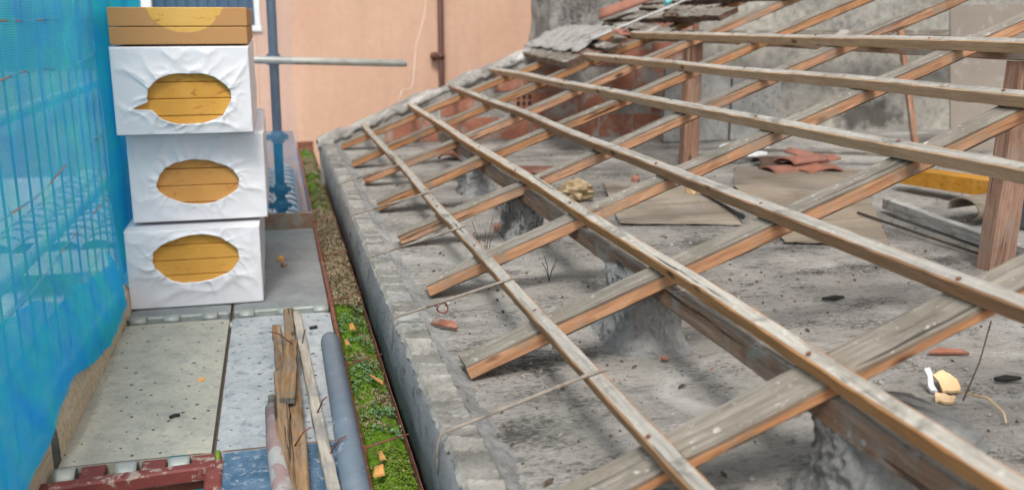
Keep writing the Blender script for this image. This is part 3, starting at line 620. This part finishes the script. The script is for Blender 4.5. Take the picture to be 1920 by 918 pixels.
for i, (a, b, wd, h, lab) in enumerate(pl):
    tag(timber('roof_plank', rp(a[0], a[1], RH + .004 + (.012 if i in (1, 3) else 0)), rp(b[0], b[1], RH + .004 + (.012 if i in (1, 3) else 0)), wd, h, ('old_plank', 'dark_timber' if i else 'purlin_wood', 'dark_timber'), up=UP, jit=.006, step=.05, rag=.03), lab, 'plank', 'old planks left on the rafters')
RT = thing('ridge_tile', rp(2.5, 7.5, .15), 'red terracotta half-round tile lying against the chimney', 'tile')
def rtf(u, v):
    a = math.pi * v; c = rp(2.32 + .42 * u, 7.66 - .22 * u, .15); return (c.x + .075 * math.cos(a) * .35, c.y + .085 * math.cos(a), c.z + .075 * math.sin(a))
grid('tile', rtf, 6, 10, 'terracotta', RT, True, .014)
tag(timber('metal_strip', rp(1.96, 6.85, .14), rp(2.98, 6.62, .15), .035, .012, ('grey_strip', 'grey_strip', 'grey_strip'), up=UP, bow=.02), 'thin grey strip laid up the slope below the red tile', 'strip')
BR = thing('brush', rp(2.7, 6.85, .16), 'small tool with teal ends lying on the roof planks', 'tool')
tube('handle', [rp(2.62, 6.88, .168), rp(2.8, 6.96, .17)], .011, 'grey_strip', BR, 8)
tube('end_grip', [rp(2.585, 6.86, .168), rp(2.64, 6.885, .168)], .02, 'teal', BR, 10); lump('head', rp(2.82, 6.97, .18), .03, 'teal', BR, 2, .2)

# ------------------------------------------------------------------ debris on the slab
tag(slabpoly('cardboard_sheet', [(1.66, 4.50), (2.25, 4.32), (2.63, 5.5), (1.98, 5.68)], ZS + .004, .006, 'cardboard', amp=.008), 'brown cardboard sheet with a dark near edge, left of its pair', 'cardboard')
tag(slabpoly('cardboard_sheet', [(2.27, 3.93), (2.70, 3.75), (3.40, 5.0), (2.72, 5.35)], ZS + .004, .006, 'cardboard', amp=.008), 'brown cardboard sheet lying nearest the thick post', 'cardboard')
tag(slabpoly('cardboard_sheet', [(2.72, 5.36), (3.42, 5.02), (3.9, 5.75), (3.1, 6.1)], ZS + .006, .005, 'cardboard', amp=.006), 'brown cardboard sheet in front of the broken tiles', 'cardboard')
tag(tube('dark_stick', [(2.38, 5.10, ZS + .03), (2.36, 4.8, ZS + .024), (2.32, 4.55, ZS + .026), (2.29, 4.40, ZS + .03)], [.006, .008, .010, .016], 'black', None, 7), 'dark bent stick on the cardboard with a black end', 'stick')
tag(lump('foam_lump', (2.36, 5.16, ZS + .035), .045, 'foam_chip', None, 2, .5), 'yellow foam lump at the end of the dark stick', 'foam')
tag(lump('tan_lump', (1.65, 5.2, ZS + .055), .085, 'tan_lump', None, 3, .6, (1.1, .8, .75), 2.6), 'crumpled tan lump on the slab between two rafters', 'rubble')
tag(lump('brick_piece', (2.19, 5.67, ZS + .02), .035, 'brick_red', None, 1, .4), 'small red brick piece behind the cardboard', 'brick piece')
tag(lump('brick_piece', (1.03, 4.50, ZS + .018), .028, 'terracotta', None, 1, .4), 'small pinkish brick piece left of the middle pier', 'brick piece')
tag(lump('brick_piece', (1.12, 2.60, ZS + .004), .014, 'brick_red', None, 1, .6, (1.3, .8, .6)), 'tiny pink fragment at the foot of the flared pier', 'brick piece')
tag(box('brick_piece', (1.45, 2.93, ZS), (1.53, 3.02, ZS + .06), 'post_wood', None, .012, .006), 'brown wooden block end peeping above the second batten', 'block')
def half_tile(name, c, L, r, ang, label, mat='terracotta', tilt=0, fl=.4):
    def f(u, v):
        a = math.pi * v; lx = (u - .5) * L; ly = r * math.cos(a); lz = r * fl * math.sin(a) + lx * tilt + abs(L * tilt / 2); ca, sa = math.cos(ang), math.sin(ang)
        return (c[0] + lx * ca - ly * sa, c[1] + lx * sa + ly * ca, c[2] + lz + .004)
    return tag(grid(name, f, 5, 9, mat, None, True, .012), label, 'tile')
half_tile('clay_tile', (1.66, 6.25, ZS), .34, .085, -.35, 'orange clay tile lying on the slab near the gable')
half_tile('clay_tile', (1.30, 7.05, ZS), .26, .09, .9, 'orange clay tile propped under the far rafters', tilt=.35)
half_tile('clay_tile', (3.40, 5.86, ZS), .40, .09, .12, 'lowest clay tile of the broken tile heap'); half_tile('clay_tile', (3.52, 5.95, ZS + .05), .36, .09, .35, 'upper clay tile of the broken tile heap'); half_tile('clay_tile', (3.66, 5.82, ZS), .22, .08, 1.2, 'right end clay tile of the broken tile heap'); half_tile('clay_tile', (3.45, 6.12, ZS + .02), .34, .09, -.1, 'dark rear clay tile of the broken tile heap', 'dark_timber')
for k_, (x, y, z, a, m, nm) in enumerate(((3.50, 5.80, .0, .5, 'brick_red', 'small brown tile shard at the front of the tile heap'), (3.58, 6.05, .07, 2.1, 'terracotta', 'tilted tile shard on top of the tile heap'), (3.30, 5.98, .0, 1.0, 'dark_timber', 'black shard at the left of the tile heap'), (3.72, 6.0, .03, .2, 'brick_red', 'rear right shard of the tile heap'))):
    half_tile('tile_shard', (x, y, ZS + z), .20, .07, a, nm, m, .12, .3)
tag(timber('lath', (3.30, 6.22, ZS + .10), (4.35, 6.0, ZS + .05), .04, .02, ('old_plank', 'old_plank', 'end_grain')), 'grey lath lying across the back of the tile heap', 'timber')
tag(lump('plastic_bag', (3.30, 6.40, ZS + .07), .12, 'bag_white', None, 3, .7, (1.7, .9, .6), 2.2), 'crumpled white plastic bag left of the broken tiles', 'bag')
tag(slabpoly('orange_board', [(3.62, 5.02), (3.86, 4.38), (3.99, 4.46), (3.76, 5.10)], ZS + .05, .09, 'orange_board', amp=.001), 'orange-yellow foam board lying behind the thick post', 'board')
tag(timber('white_board', (3.18, 4.47, ZS + .012), (3.07, 3.30, ZS + .012), .05, .06, ('white_painted', 'white_painted', 'end_grain'), bow=.02, jit=.003), 'flaking white painted board running behind the thick post', 'board')
tag(tube('thin_rod', [(2.93, 4.36, ZS + .03), (2.95, 3.9, ZS + .02), (2.97, 3.50, ZS + .012)], .007, 'dark_twig', None, 6), 'thin dark rod beside the white painted board', 'rod')
def rollf(u, v):
    a = -.3 + v * 4.4; r = .075 - .008 * v; return (3.38 + .30 * u, 4.12 + .08 * u + r * math.cos(a) * 1.6, ZS + .07 + r * math.sin(a) * .8)
tag(grid('rolled_cardboard', rollf, 4, 16, 'cardboard', None, True, .008), 'curled piece of cardboard in front of the orange board', 'cardboard')
tag(box('grey_crate', (3.55, 3.82, ZS), (4.0, 4.15, ZS + .20), 'blue_grey_box', None, .012), 'dark blue-grey crate cut by the right frame edge', 'crate')
def flake(name, x, y, pts, z, mat, label, cat='foam'):
    q = []
    for i in range(len(pts)):
        A_, B_ = Vector(pts[i]), Vector(pts[(i + 1) % len(pts)])
        for t in (0, .25, .5, .75): q.append(A_.lerp(B_, t) + Vector((random.uniform(-1, 1), random.uniform(-1, 1), random.uniform(-.6, .6))) * .005)
    pts = [p * .8 if cat == 'foam' else p for p in q]
    V = [(x + a, y + b, z + c) for a, b, c in pts]; n = len(V); V += [(a + .002, b + .003, c - .008) for a, b, c in V]
    F = [tuple(range(n)), tuple(range(2*n - 1, n - 1, -1))] + [((i+1) % n, i, n + i, n + (i+1) % n) for i in range(n)]
    return tag(mesh(name, V, F, mat), label, cat)
flake('foam_flake', 1.765, 2.16, [(0, 0, .01), (.06, -.02, .01), (.085, .03, .035), (.05, .075, .055), (.005, .06, .05)], ZS, 'foam_chip', 'large pale orange foam flake on the slab at lower right')
flake('foam_flake', 1.70, 2.10, [(0, 0, .01), (.05, -.03, .012), (.08, .005, .02), (.03, .045, .022)], ZS, 'foam_chip', 'lower small foam flake touching the large flake')
flake('foam_flake', 1.735, 2.17, [(0, 0, .01), (.02, -.01, .012), (.024, .05, .075), (.006, .05, .07)], ZS, 'bag_white', 'white upright flake beside the large foam flake')
flake('foam_flake', 2.0, 2.43, [(-.06, .02, .006), (.05, -.02, .008), (.05, .01, .012), (-.04, .035, .012)], ZS, 'brick_red', 'pinkish sliver lying beyond the foam flakes', 'sliver')
flake('foam_flake', .505, 3.05, [(-.035, .03, .016), (.04, -.035, .012), (.045, -.01, .03), (-.02, .04, .028)], ZS, 'brick_red', 'thin red tile sliver beside the eave wall', 'sliver')
tag(tube('straw', [(1.80, 2.13, ZS + .012), (1.83, 2.06, ZS + .02), (1.815, 1.98, ZS + .012), (1.78, 1.93, ZS + .01)], [.0015, .0045, .002, .0015], 'foam_chip', None, 6), 'curled yellow strip hanging from the foam flakes', 'strip')
tag(tube('twig', [(1.77, 2.08, ZS + .01), (1.86, 2.14, ZS + .09), (1.97, 2.24, ZS + .17)], .0022, 'dark_twig', None, 5), 'thin dark twig sticking up from the foam flakes', 'twig')
tag(tube('twig', [(1.97, 2.20, ZS + .008), (2.0, 2.19, ZS + .012), (2.05, 2.19, ZS + .008)], [.006, .011, .005], 'black', None, 7), 'short black twig lying right of the foam flakes', 'twig')
tag(tube('twig', [(1.93, 3.05, ZS + .008), (1.98, 3.04, ZS + .012), (2.02, 3.05, ZS + .008)], [.005, .010, .004], 'black', None, 7), 'short black twig in the middle of the open slab', 'twig')
for k, (x, y, hgt) in enumerate(((.80, 3.75, .22), (1.02, 3.55, .12))):
    T = thing('dry_weed', (x, y, ZS), ('thin dry weed stalk crossing the lowest batten', 'small dry weed left of the flared pier')[k], 'weed')
    for q in range(4):
        a = random.uniform(0, 6.28); l = hgt * random.uniform(.5, 1); tube('stalk', [(x, y, ZS), (x + math.cos(a) * l * .15, y + math.sin(a) * l * .15, ZS + l * .6), (x + math.cos(a) * l * .4, y + math.sin(a) * l * .4, ZS + l)], .0016, 'dark_twig', T, 5)
# grit
V = []; F = []; mi = []
for i in range(8500):
    x = .52 + 4.5 * random.random() ** 1.3; y = 1.0 + 6.6 * random.random() ** 1.4; r = .0022 + .0095 * random.random() ** 6; st = random.uniform(.8, 2.4); a = random.uniform(-.5, .5) + 1.2
    b = len(V); ca, sa = math.cos(a), math.sin(a); z = slab_fn(((x - .44) / 8.06) ** .8, (y + .6) / 9.2)[2]
    for dx, dy, dz in ((st, 0, .2), (0, .8, .3), (-st, 0, .2), (0, -.8, .3), (.1, 0, 1.0)): V.append((x + (dx * ca - dy * sa) * r, y + (dx * sa + dy * ca) * r, z + dz * r))
    F += [(b, b+1, b+4), (b+1, b+2, b+4), (b+2, b+3, b+4), (b+3, b, b+4)]; mi += [random.choice((0, 1, 1, 2, 2, 2, 2, 0, 2, 1, 3, 1, 2, 2)) if r < .008 else random.choice((1, 2, 2, 2))] * 4
g = mesh('slab_grit', V, F, ['black', 'dark_twig', 'mortar', 'terracotta'], None, False, mi); struct(g, 'stuff', 'scattered dark grit, crumbs and chips on the concrete slab')

# ------------------------------------------------------------------ scaffold deck
def plank(x0, x1, y0, y1, mat, label, hooks_near=(), hooks_far=(), dz=0, barm='hook_metal'):
    P = thing('scaffold_plank', (x0, y0, dz), label, 'scaffold plank', 'steel planks of the scaffold deck')
    W, L = x1 - x0, y1 - y0
    nx, ny = 14, 40; V = []; F = []
    for j in range(ny + 1):
        for i in range(nx + 1):
            u, v = i / nx, j / ny; x, yy = u * W, v * L; V.append((x, yy, .0015 * noise.noise((x * 8 + x0, yy * 5 + y0, 0)) - (.004 if i in (0, nx) else 0)))
    for j in range(ny):
        for i in range(nx): a = j*(nx+1) + i; F.append((a, a+1, a+nx+2, a+nx+1))
    b0 = len(V); V += [(0, 0, -.05), (W, 0, -.05), (W, L, -.05), (0, L, -.05)]
    F += [(0, b0, b0 + 1, nx)]
    F += [(nx, b0 + 1, b0 + 2, (ny+1)*(nx+1) - 1), (b0 + 3, b0, 0, ny*(nx+1)), (b0 + 2, b0 + 3, ny*(nx+1), (ny+1)*(nx+1) - 1)]
    mesh('deck', V, F, mat, P, False, None, Matrix.Translation((x0, y0, dz)))
    if hooks_near: box('end_profile', (x0 + .004, y0 - .028, -.045 + dz), (x1 - .004, y0 - .001, .008 + dz), barm, P, .006, .001)
    for hx in hooks_near:
        def hf(u, v, hx=hx):
            a = -.2 + v * 3.0; return (hx - .033 + .066 * u, y0 - .045 + .030 * math.cos(a), dz - .018 + .034 * math.sin(a))
        grid('hook', hf, 2, 10, barm, P, True, .008)
    return P
plank(-.69, -.252, 2.875, 4.262, 'deck_tan', 'tan-stained perforated steel plank in front of the stacked packs')
plank(-.238, .188, 2.875, 4.262, 'deck_pale', 'pale blotchy steel plank carrying the scrap timber and pipe')
plank(-.69, -.252, 4.36, 6.10, 'deck_grey', 'grey steel plank under the stacked insulation packs', (-.637, -.499, -.337), barm='hook_metal')
plank(-.238, .188, 4.36, 6.10, 'deck_grey', 'bare grey steel plank right of the stacked packs', (-.179, -.008, .15))
plank(-.212, .188, 1.3, 2.86, 'deck_blue', 'worn blue steel plank at the lower frame edge')
tag(tube('scaffold_ledger', [(-.8, 4.312, -.055), (.19, 4.312, -.055)], .024, 'galvanised', None, 14), 'steel tube below the joint of the planks', 'tube')
tag(tube('scaffold_ledger', [(-.8, 2.84, -.075), (.19, 2.84, -.075)], .024, 'rust', None, 14), 'rusty tube below the near plank joint', 'tube')
tag(tube('moss_plug', [(-.232, 2.80, -.05), (-.232, 2.87, .004)], .008, 'moss_leaf', None, 6), 'tiny green weed in the gap between near planks', 'weed')
HF = thing('hatch_frame', (-.45, 2.4, 0), 'red painted hatch frame with flaking paint over an open hole', 'hatch frame')
def bar(a, b, wv, hv): return timber('frame_bar', a, b, wv, hv, ('red_paint', 'red_paint', 'red_paint'), HF, jit=.001, bow=.001, ch=.006)
bar((-.715, 2.735, -.035), (-.235, 2.775, -.035), .045, .045); bar((-.236, 2.80, -.036), (-.222, 1.4, -.036), .048, .045); bar((-.70, 2.72, -.036), (-.69, 1.4, -.036), .045, .045)
for i, (x, m) in enumerate(((-.66, 'hook_metal'), (-.585, 'red_paint'), (-.49, 'hook_metal'), (-.415, 'red_paint'), (-.34, 'hook_metal'), (-.272, 'red_paint'))):
    if m == 'red_paint': box('frame_block', (x - .035, 2.79, -.03), (x + .035, 2.868, -.002), m, HF, .004, .001)
    else:
        def hf(u, v, x=x): a = v * 3.0; return (x - .03 + .06 * u, 2.828 + .035 * math.cos(a), -.028 + .038 * math.sin(a))
        grid('claw', hf, 4, 10, m, HF, True, .007)
tag(timber('lower_beam', (-.9, 2.2, -1.2), (.4, 2.25, -1.2), .15, .1, ('dark_timber', 'dark_timber', 'dark_timber')), 'dark beam down below the hatch opening', 'beam')
dn = grid('hanging_net', lambda u, v: (-1.1 + 1.1 * u, 2.9 + .1 * noise.noise((u * 9, v * 4, 0)) + .6 * v, -2.2 + 1.9 * v), 40, 20, 'net_dense'); tag(dn, 'blue net hanging below the hatch opening', 'net')
# toe boards
TB = thing('toe_board', (-.72, 2.95, 0), 'thick pale toe board with crumbling near end beside the deck', 'board')
def tbf(sec):
    V = []; F = []; n = 60; mi = []
    for i in range(n + 1):
        y = 2.93 + 1.62 * i / n; t = i / n; top = .20 - .085 * t + .012 * noise.noise((y * 4, 0, 0)); 
        if t < .10: top = .145 + .055 * (t / .10)
        er = .018 * max(0, noise.noise((y * 6, 3, 1)) + .3) * (1 if t < .55 else .3)
        pr_ = [(-.745, -.03), (-.690, -.03), (-.688 - .006 * t, .07), (-.694 - er, top - .035), (-.712, top), (-.742, top - .004)]
        for k, (x, z) in enumerate(pr_): nn = noise.noise_vector((x * 30, y * 22, z * 30)) * .005; V.append((x + nn.x, y + (nn.y * 2 if i == 0 else 0), z + nn.z))
    for i in range(n):
        for k in range(6): F.append((i*6 + k, (i+1)*6 + k, (i+1)*6 + (k+1) % 6, i*6 + (k+1) % 6)); mi.append(0)
    F.append(tuple(range(6))); F.append(tuple(n*6 + k for k in range(5, -1, -1))); mi += [1, 1]
    return mesh('board', V, F, ['toe_wood', 'end_grain'], TB, False, mi)
tbf(0)
tag(timber('toe_board', (-.715, 1.2, -.10), (-.720, 2.90, -.10), .03, .20, ('toe_wood', 'toe_wood', 'end_grain')), 'pale toe board at the bottom left corner under the net', 'board')
tag(timber('toe_board', (-.75, 6.16, -.02), (.19, 6.16, -.02), .03, .115, ('purlin_wood', 'purlin_wood', 'end_grain')), 'brown board across the far end of the deck', 'board')

# ------------------------------------------------------------------ insulation packs
def pack(x0, x1, y0, z0, z1, hole, label, fm, seed, tongue=False, depth=1.2, npan=5, rot=0.0):
    P = thing('insulation_pack', ((x0 + x1) / 2, y0 + depth / 2, z0), label, 'insulation pack', 'stacked insulation packs')
    ph = (z1 - z0 - .012) / npan
    for i in range(npan): box('foam_panel', (x0 + .010, y0 + .012 + random.uniform(0, .004), z0 + .006 + i * ph + .0012), (x1 - .010, y0 + depth - .02, z0 + .006 + (i + 1) * ph - .0012), fm, P, .003)
    hx, hz, ha, hb = hole; angs = [2 * math.pi * k / 260 for k in range(260)]
    corners = [math.atan2(z - hz, x - hx) % (2 * math.pi) for x in (x0, x1) for z in (z0, z1)]
    angs = sorted(a for a in angs if all(abs(a - c) > .008 for c in corners)) ; angs = sorted(angs + corners); K = len(angs)
    T = [-.0, 0.0, .025, .05, .08, .12, .16, .20, .25, .30, .36, .42, .48, .54, .60, .66, .72, .78, .84, .90, .94, .975, 1.0]; V = []; F = []
    for ti, t in enumerate(T):
        for a in angs:
            c, s = math.cos(a), math.sin(a); irr = 1 + .10 * noise.noise((c * 1.3 + seed, s * 1.3, 1)) + .03 * noise.noise((c * 4 + seed, s * 4, 2)) + .012 * noise.noise((c * 14 + seed, s * 14, 2)); 
            if tongue and abs(a - 3.42) < .17: irr *= 1.0 + .42 * (1 - abs(a - 3.42) / .17)
            e = (hx + ha * c * irr, hz + hb * s * irr)
            k = min([(x1 - hx) / c if c > 1e-6 else 1e9, (x0 - hx) / c if c < -1e-6 else 1e9, (z1 - hz) / s if s > 1e-6 else 1e9, (z0 - hz) / s if s < -1e-6 else 1e9]); o = (hx + c * k, hz + s * k)
            px = e[0] + (o[0] - e[0]) * t; pz = e[1] + (o[1] - e[1]) * t; f = (1 - t)
            rdg = lambda q: (1 - min(1, abs(noise.noise(q)) * 2.6)) ** 3
            lift = .5 + .9 * max(0, noise.noise((c * 1.1 + seed * 2, s * 1.1, 7)))
            wr = .012 * lift * f ** 2.2 + .010 * lift * f ** 1.4 * rdg((a * 2.6 + seed + .6 * t, t * .8, 0)) + .0065 * rdg((px * 4 + pz * 5, pz * 4 - px * 5, seed)) * min(1, (1 - t) * 5) * min(1, t * 5 + .2) + .005 * rdg((px * 9 - pz * 7, pz * 9 + px * 6, seed + 4)) * f + .004 * noise.noise((px * 3, pz * 3, seed + 9)) * min(1, (1 - t) * 5)
            y = y0 - .002 - max(wr, -.002)
            if ti == 0: y = y0 + .013
            if ti == len(T) - 1: y = y0 + .006
            V.append((px, y, pz))
    for ti in range(len(T) - 1):
        for k in range(K): F.append((ti*K + k, ti*K + (k+1) % K, (ti+1)*K + (k+1) % K, (ti+1)*K + k))
    base = (len(T) - 1) * K; nd = 10
    for dd in range(1, nd + 1):
        for k in range(K):
            x, y, z = V[base + k]; yy = y + (depth - .006) * dd / nd; bl_ = .010 * noise.noise((x * 6 + seed, yy * 4, z * 6)) * (1 if dd < nd else 0)
            sx = 1 if x > x1 - .002 else (-1 if x < x0 + .002 else 0); sz = 1 if z > z1 - .002 else 0; V.append((x + sx * abs(bl_), yy, z + sz * max(0, bl_) * .3))
    for dd in range(nd):
        o1 = base + dd * K; o2 = base + (dd + 1) * K
        for k in range(K): F.append((o1 + k, o1 + (k+1) % K, o2 + (k+1) % K, o2 + k))
    F.append(tuple(base + nd * K + k for k in range(K)))
    mesh('wrap', V, F, 'wrap', P, True)
    return P
pack(-.694, -.104, 4.49, .003, .368, (-.395, .228, .19, .112), 'bottom white-wrapped insulation pack standing on the deck', 'foam_yellow', 3)
pack(-.664, -.064, 4.60, .384, .788, (-.368, .565, .184, .103), 'middle white-wrapped insulation pack of the stack', 'foam_tan', 11)
pack(-.682, -.104, 4.48, .800, 1.180, (-.370, .955, .182, .112), 'upper white-wrapped insulation pack with a torn opening', 'foam_yellow', 23, True)
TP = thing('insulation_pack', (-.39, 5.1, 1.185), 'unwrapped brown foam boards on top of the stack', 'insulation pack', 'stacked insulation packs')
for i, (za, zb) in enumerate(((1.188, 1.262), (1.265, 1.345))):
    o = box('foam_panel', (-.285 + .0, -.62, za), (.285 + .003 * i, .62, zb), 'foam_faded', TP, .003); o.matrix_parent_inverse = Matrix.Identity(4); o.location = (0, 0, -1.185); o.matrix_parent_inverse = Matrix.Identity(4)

# ------------------------------------------------------------------ scrap timber and pipes on the deck
tag(timber('scrap_batten', (.030, 4.20, .004), (.118, 2.2, .004), .036, .03, ('scrap_pale', 'scrap_pale', 'end_grain'), bow=.01), 'long pale grey scrap batten with nails beside the blue-grey pipe', 'timber')
tag(timber('scrap_batten', (.002, 4.19, .004), (.018, 2.2, .004), .040, .045, ('scrap_brown', 'scrap_brown', 'end_grain'), bow=.006, jit=.002), 'long brown scrap batten beside the pale grey one', 'timber')
tag(timber('scrap_batten', (-.045, 3.98, .004), (-.032, 3.25, .004), .036, .04, ('scrap_brown', 'scrap_brown', 'end_grain'), bow=.01, jit=.004), 'short brown scrap batten at the left of the scrap pile', 'timber')
tag(timber('scrap_batten', (-.040, 3.34, .035), (-.022, 2.2, .006), .045, .04, ('scrap_brown', 'scrap_brown', 'end_grain'), bow=.006, jit=.0025), 'knotty brown scrap batten running out of the bottom frame edge', 'timber')
tag(timber('scrap_batten', (.008, 3.62, .072), (-.014, 3.05, .062), .050, .022, ('scrap_brown', 'scrap_brown', 'end_grain'), bow=.004, jit=.003), 'short flat scrap piece lying on top of the scrap pile', 'timber')
for i, (x, y, z, dx) in enumerate(((.052, 3.75, .034, .01), (.078, 3.02, .034, .02), (.10, 2.7, .034, .03), (.012, 3.55, .10, -.05), (.0, 2.75, .05, .03))):
    tag(tube('nail', [(x, y, z), (x + dx, y - .01, z + .05), (x + dx * 1.6, y - .02, z + .062)], .0025, 'rust', None, 6), ['bent nail in the far part of the pale scrap batten', 'nail in the middle of the pale scrap batten', 'nail near the bottom end of the pale scrap batten', 'nail at the upper end of the flat scrap piece', 'nail in the long brown scrap batten'][i], 'nail')
PV = thing('plastic_pipe', (.16, 3, .04), 'blue-grey plastic pipe lying beside the rusty gutter rim', 'pipe')
pts = [(.160, 3.73, .044), (.160, 3.70, .044), (.159, 3.1, .044), (.156, 2.2, .044)]; tube('pipe', pts, [.035, .038, .038, .038], 'pvc', PV, 28)
tag(tube('painted_tube', [(-.066, 3.10, .032), (-.055, 2.8, .032), (-.036, 2.45, .032), (-.02, 2.1, .032)], [.024, .030, .031, .031], 'pink_paint', None, 16), 'rounded tube with peeling pink paint beside the scrap pile', 'tube')
tag(tube('black_plug', [(-.068, 3.14, .03), (-.066, 3.17, .045)], .014, 'moss_leaf' if False else 'end_grain', None, 10), 'small dark plug at the end of the pink tube', 'plug')
tag(lump('deck_crumb', (-.02, 5.28, .012), .022, 'wood_chip', None, 1, .4), 'orange crumb on the bare grey plank, upper of two', 'crumb'); tag(lump('deck_crumb', (-.005, 5.15, .012), .022, 'brick_red', None, 1, .4), 'brown crumb on the bare grey plank, lower of two', 'crumb')
tag(tube('debris', [(-.40, 3.17, .006), (-.385, 3.18, .008), (-.37, 3.185, .006)], .006, 'black', None, 6), 'short black scrap on the tan perforated plank', 'debris')
tag(tube('debris', [(.09, 4.02, .006), (.12, 4.03, .008)], .008, 'black', None, 6), 'black scrap on the plank above the blue-grey pipe', 'debris')
tag(box('debris', (-.335, 3.5, .002), (-.31, 3.52, .006), 'wood_chip', None, .001, .003), 'tiny orange chip on the tan perforated plank', 'debris')

# ------------------------------------------------------------------ scaffold pole, ledger, nets
SP = thing('scaffold_pole', (0, 6.62, -3), 'blue-grey scaffold standard with couplers behind the veil net', 'scaffold pole')
tube('standard', [(-.012, 6.62, -3), (.0, 6.62, .5), (.016, 6.62, 3)], .031, 'pole_paint', SP, 16)
for z in (1.035, .525, .17, .06):
    tube('coupler', [(.002, 6.62, z - .035), (.002, 6.62, z + .035)], .044, 'pole_paint', SP, 14)
    box('coupler_bolt', (-.085, 6.60, z - .018), (.07, 6.64, z + .018), 'pole_paint', SP, .006)
tag(tube('scaffold_rail', [(-.9, 6.555, 1.062), (.872, 6.555, 1.003)], .0245, 'galvanised', None, 16), 'galvanised rail tube sticking out past the scaffold pole', 'tube')
for z, lab in ((.97, 'upper guard rail tube behind the blue net'), (.45, 'lower guard rail tube behind the blue net')): tag(tube('guard_rail', [(-.90, 1.2, z), (-.90, 6.6, z)], .024, 'galvanised', None, 12), lab, 'tube')
tag(tube('scaffold_standard', [(-.93, 3.12, -3), (-.93, 3.12, 3)], .024, 'galvanised', None, 12), 'scaffold standard behind the blue net at the left edge', 'scaffold pole')
FE = thing('wire_fence', (-.87, 4, -.2), 'dark vertical wires of the mesh behind the blue net', 'wire mesh')
for i in range(19):
    y = 2.62 + i * .175; tube('wire', [(-.86 + .004 * noise.noise((i, 0, 0)), y, -.15), (-.865, y + .01, 1.0), (-.87, y + .015, 2.4)], .0048, 'black', FE, 5)
def hem(y):
    P = [(1.5, .10), (2.49, .119), (2.77, .123), (2.97, .156), (3.15, .184), (3.4, .125), (3.81, .06), (4.02, .06), (4.44, .105), (6.7, .1)]
    for (a, b), (c, d_) in zip(P, P[1:]):
        if a <= y <= c: return b + (d_ - b) * (y - a) / (c - a)
    return .1
def netf(y0, y1, zt, inset, sd, amp):
    def f(u, v):
        y = y0 + (y1 - y0) * u; zb = hem(y); z = zb + (zt - zb) * v ** 1.15; k = min(1, max(0, (z - zb) / .45)); k = k * k * (3 - 2 * k)
        near = 1 if y < 4.3 else max(0, 1 - (y - 4.3) / .15)
        x = (-.682 - .11 * k) * near + (-.755 - .04 * k) * (1 - near) - inset
        x += amp * k * (noise.noise((y * 3, z * 1.2, sd)) * 1.2 + .5 * noise.noise((y * 11, z * 2, sd))) + .006 * noise.noise((y * 14 + z * 9, z * 10, sd)) * near + .018 * (1 - min(1, abs(noise.noise((y * 2.2 + z * 3, z * 2.5 - y * 1.5, sd + 3))) * 4)) * k
        if y > 4.4: x = min(x, -.712)
        return (x, y, z + .012 * noise.noise((y * 9, sd, 0)))
    return f
N = thing('safety_net', (-.75, 4, .1), 'blue debris net hanging along the left side of the deck', 'net')
grid('net_sheet', netf(1.5, 6.7, 2.7, 0, 1, .022), 160, 60, 'net_blue', N)
grid('net_hem', lambda u, v: (lambda p: (p[0] + .006, p[1], p[2]))(netf(1.5, 4.46, 2.7, 0, 1, .022)(u, v * (.21 - .10 * u + .05 * noise.noise((u * 4, 2, 0))))), 120, 14, 'net_hem', N)
grid('net_fold', lambda u, v: (-.775 + .03 * math.sin(u * 16) + .015 * noise.noise((u * 5, v * 5, 0)), 4.75 + 1.5 * u + .05 * noise.noise((v * 4, 0, 0)), .02 + 2.6 * v), 60, 40, 'net_dense', N)
for i, (za, zb, lab) in enumerate(((.70, .80, 'a'), (1.10, 1.145, 'b'), (.42, .52, 'c'), (.22, .34, 'd'), (1.29, 1.30, 'e'))):
    tube('cord', [(-.795 + .02 * noise.noise((y, i, 0)), y, za + (zb - za) * (y - 2) / 4 + .03 * noise.noise((y * 1.3, i * 7, 0))) for y in [1.6 + .2 * q for q in range(23)]], .0028, 'string', N, 5)
VN = thing('veil_net', (-.3, 6.45, .1), 'pale translucent net veil hanging in front of the scaffold pole', 'net')
grid('veil', lambda u, v: (-.80 + (.935 - .03 * v * 0 - .02 * math.sin(v * 9) + .03 * v) * u, 6.47 + .03 * math.sin(u * 20) + .02 * noise.noise((u * 4, v * 4, 0)), .50 + 2.4 * v), 50, 30, 'net_veil', VN)
grid('veil_skirt', lambda u, v: (-.80 + (1.00 - .10 * v) * u, 6.36 + .16 * v + .04 * noise.noise((u * 7, v * 4, 0)) + .02 * math.sin(u * 30), .015 + .56 * v), 60, 16, 'net_blue_veil', VN)
bpy.context.view_layer.update()
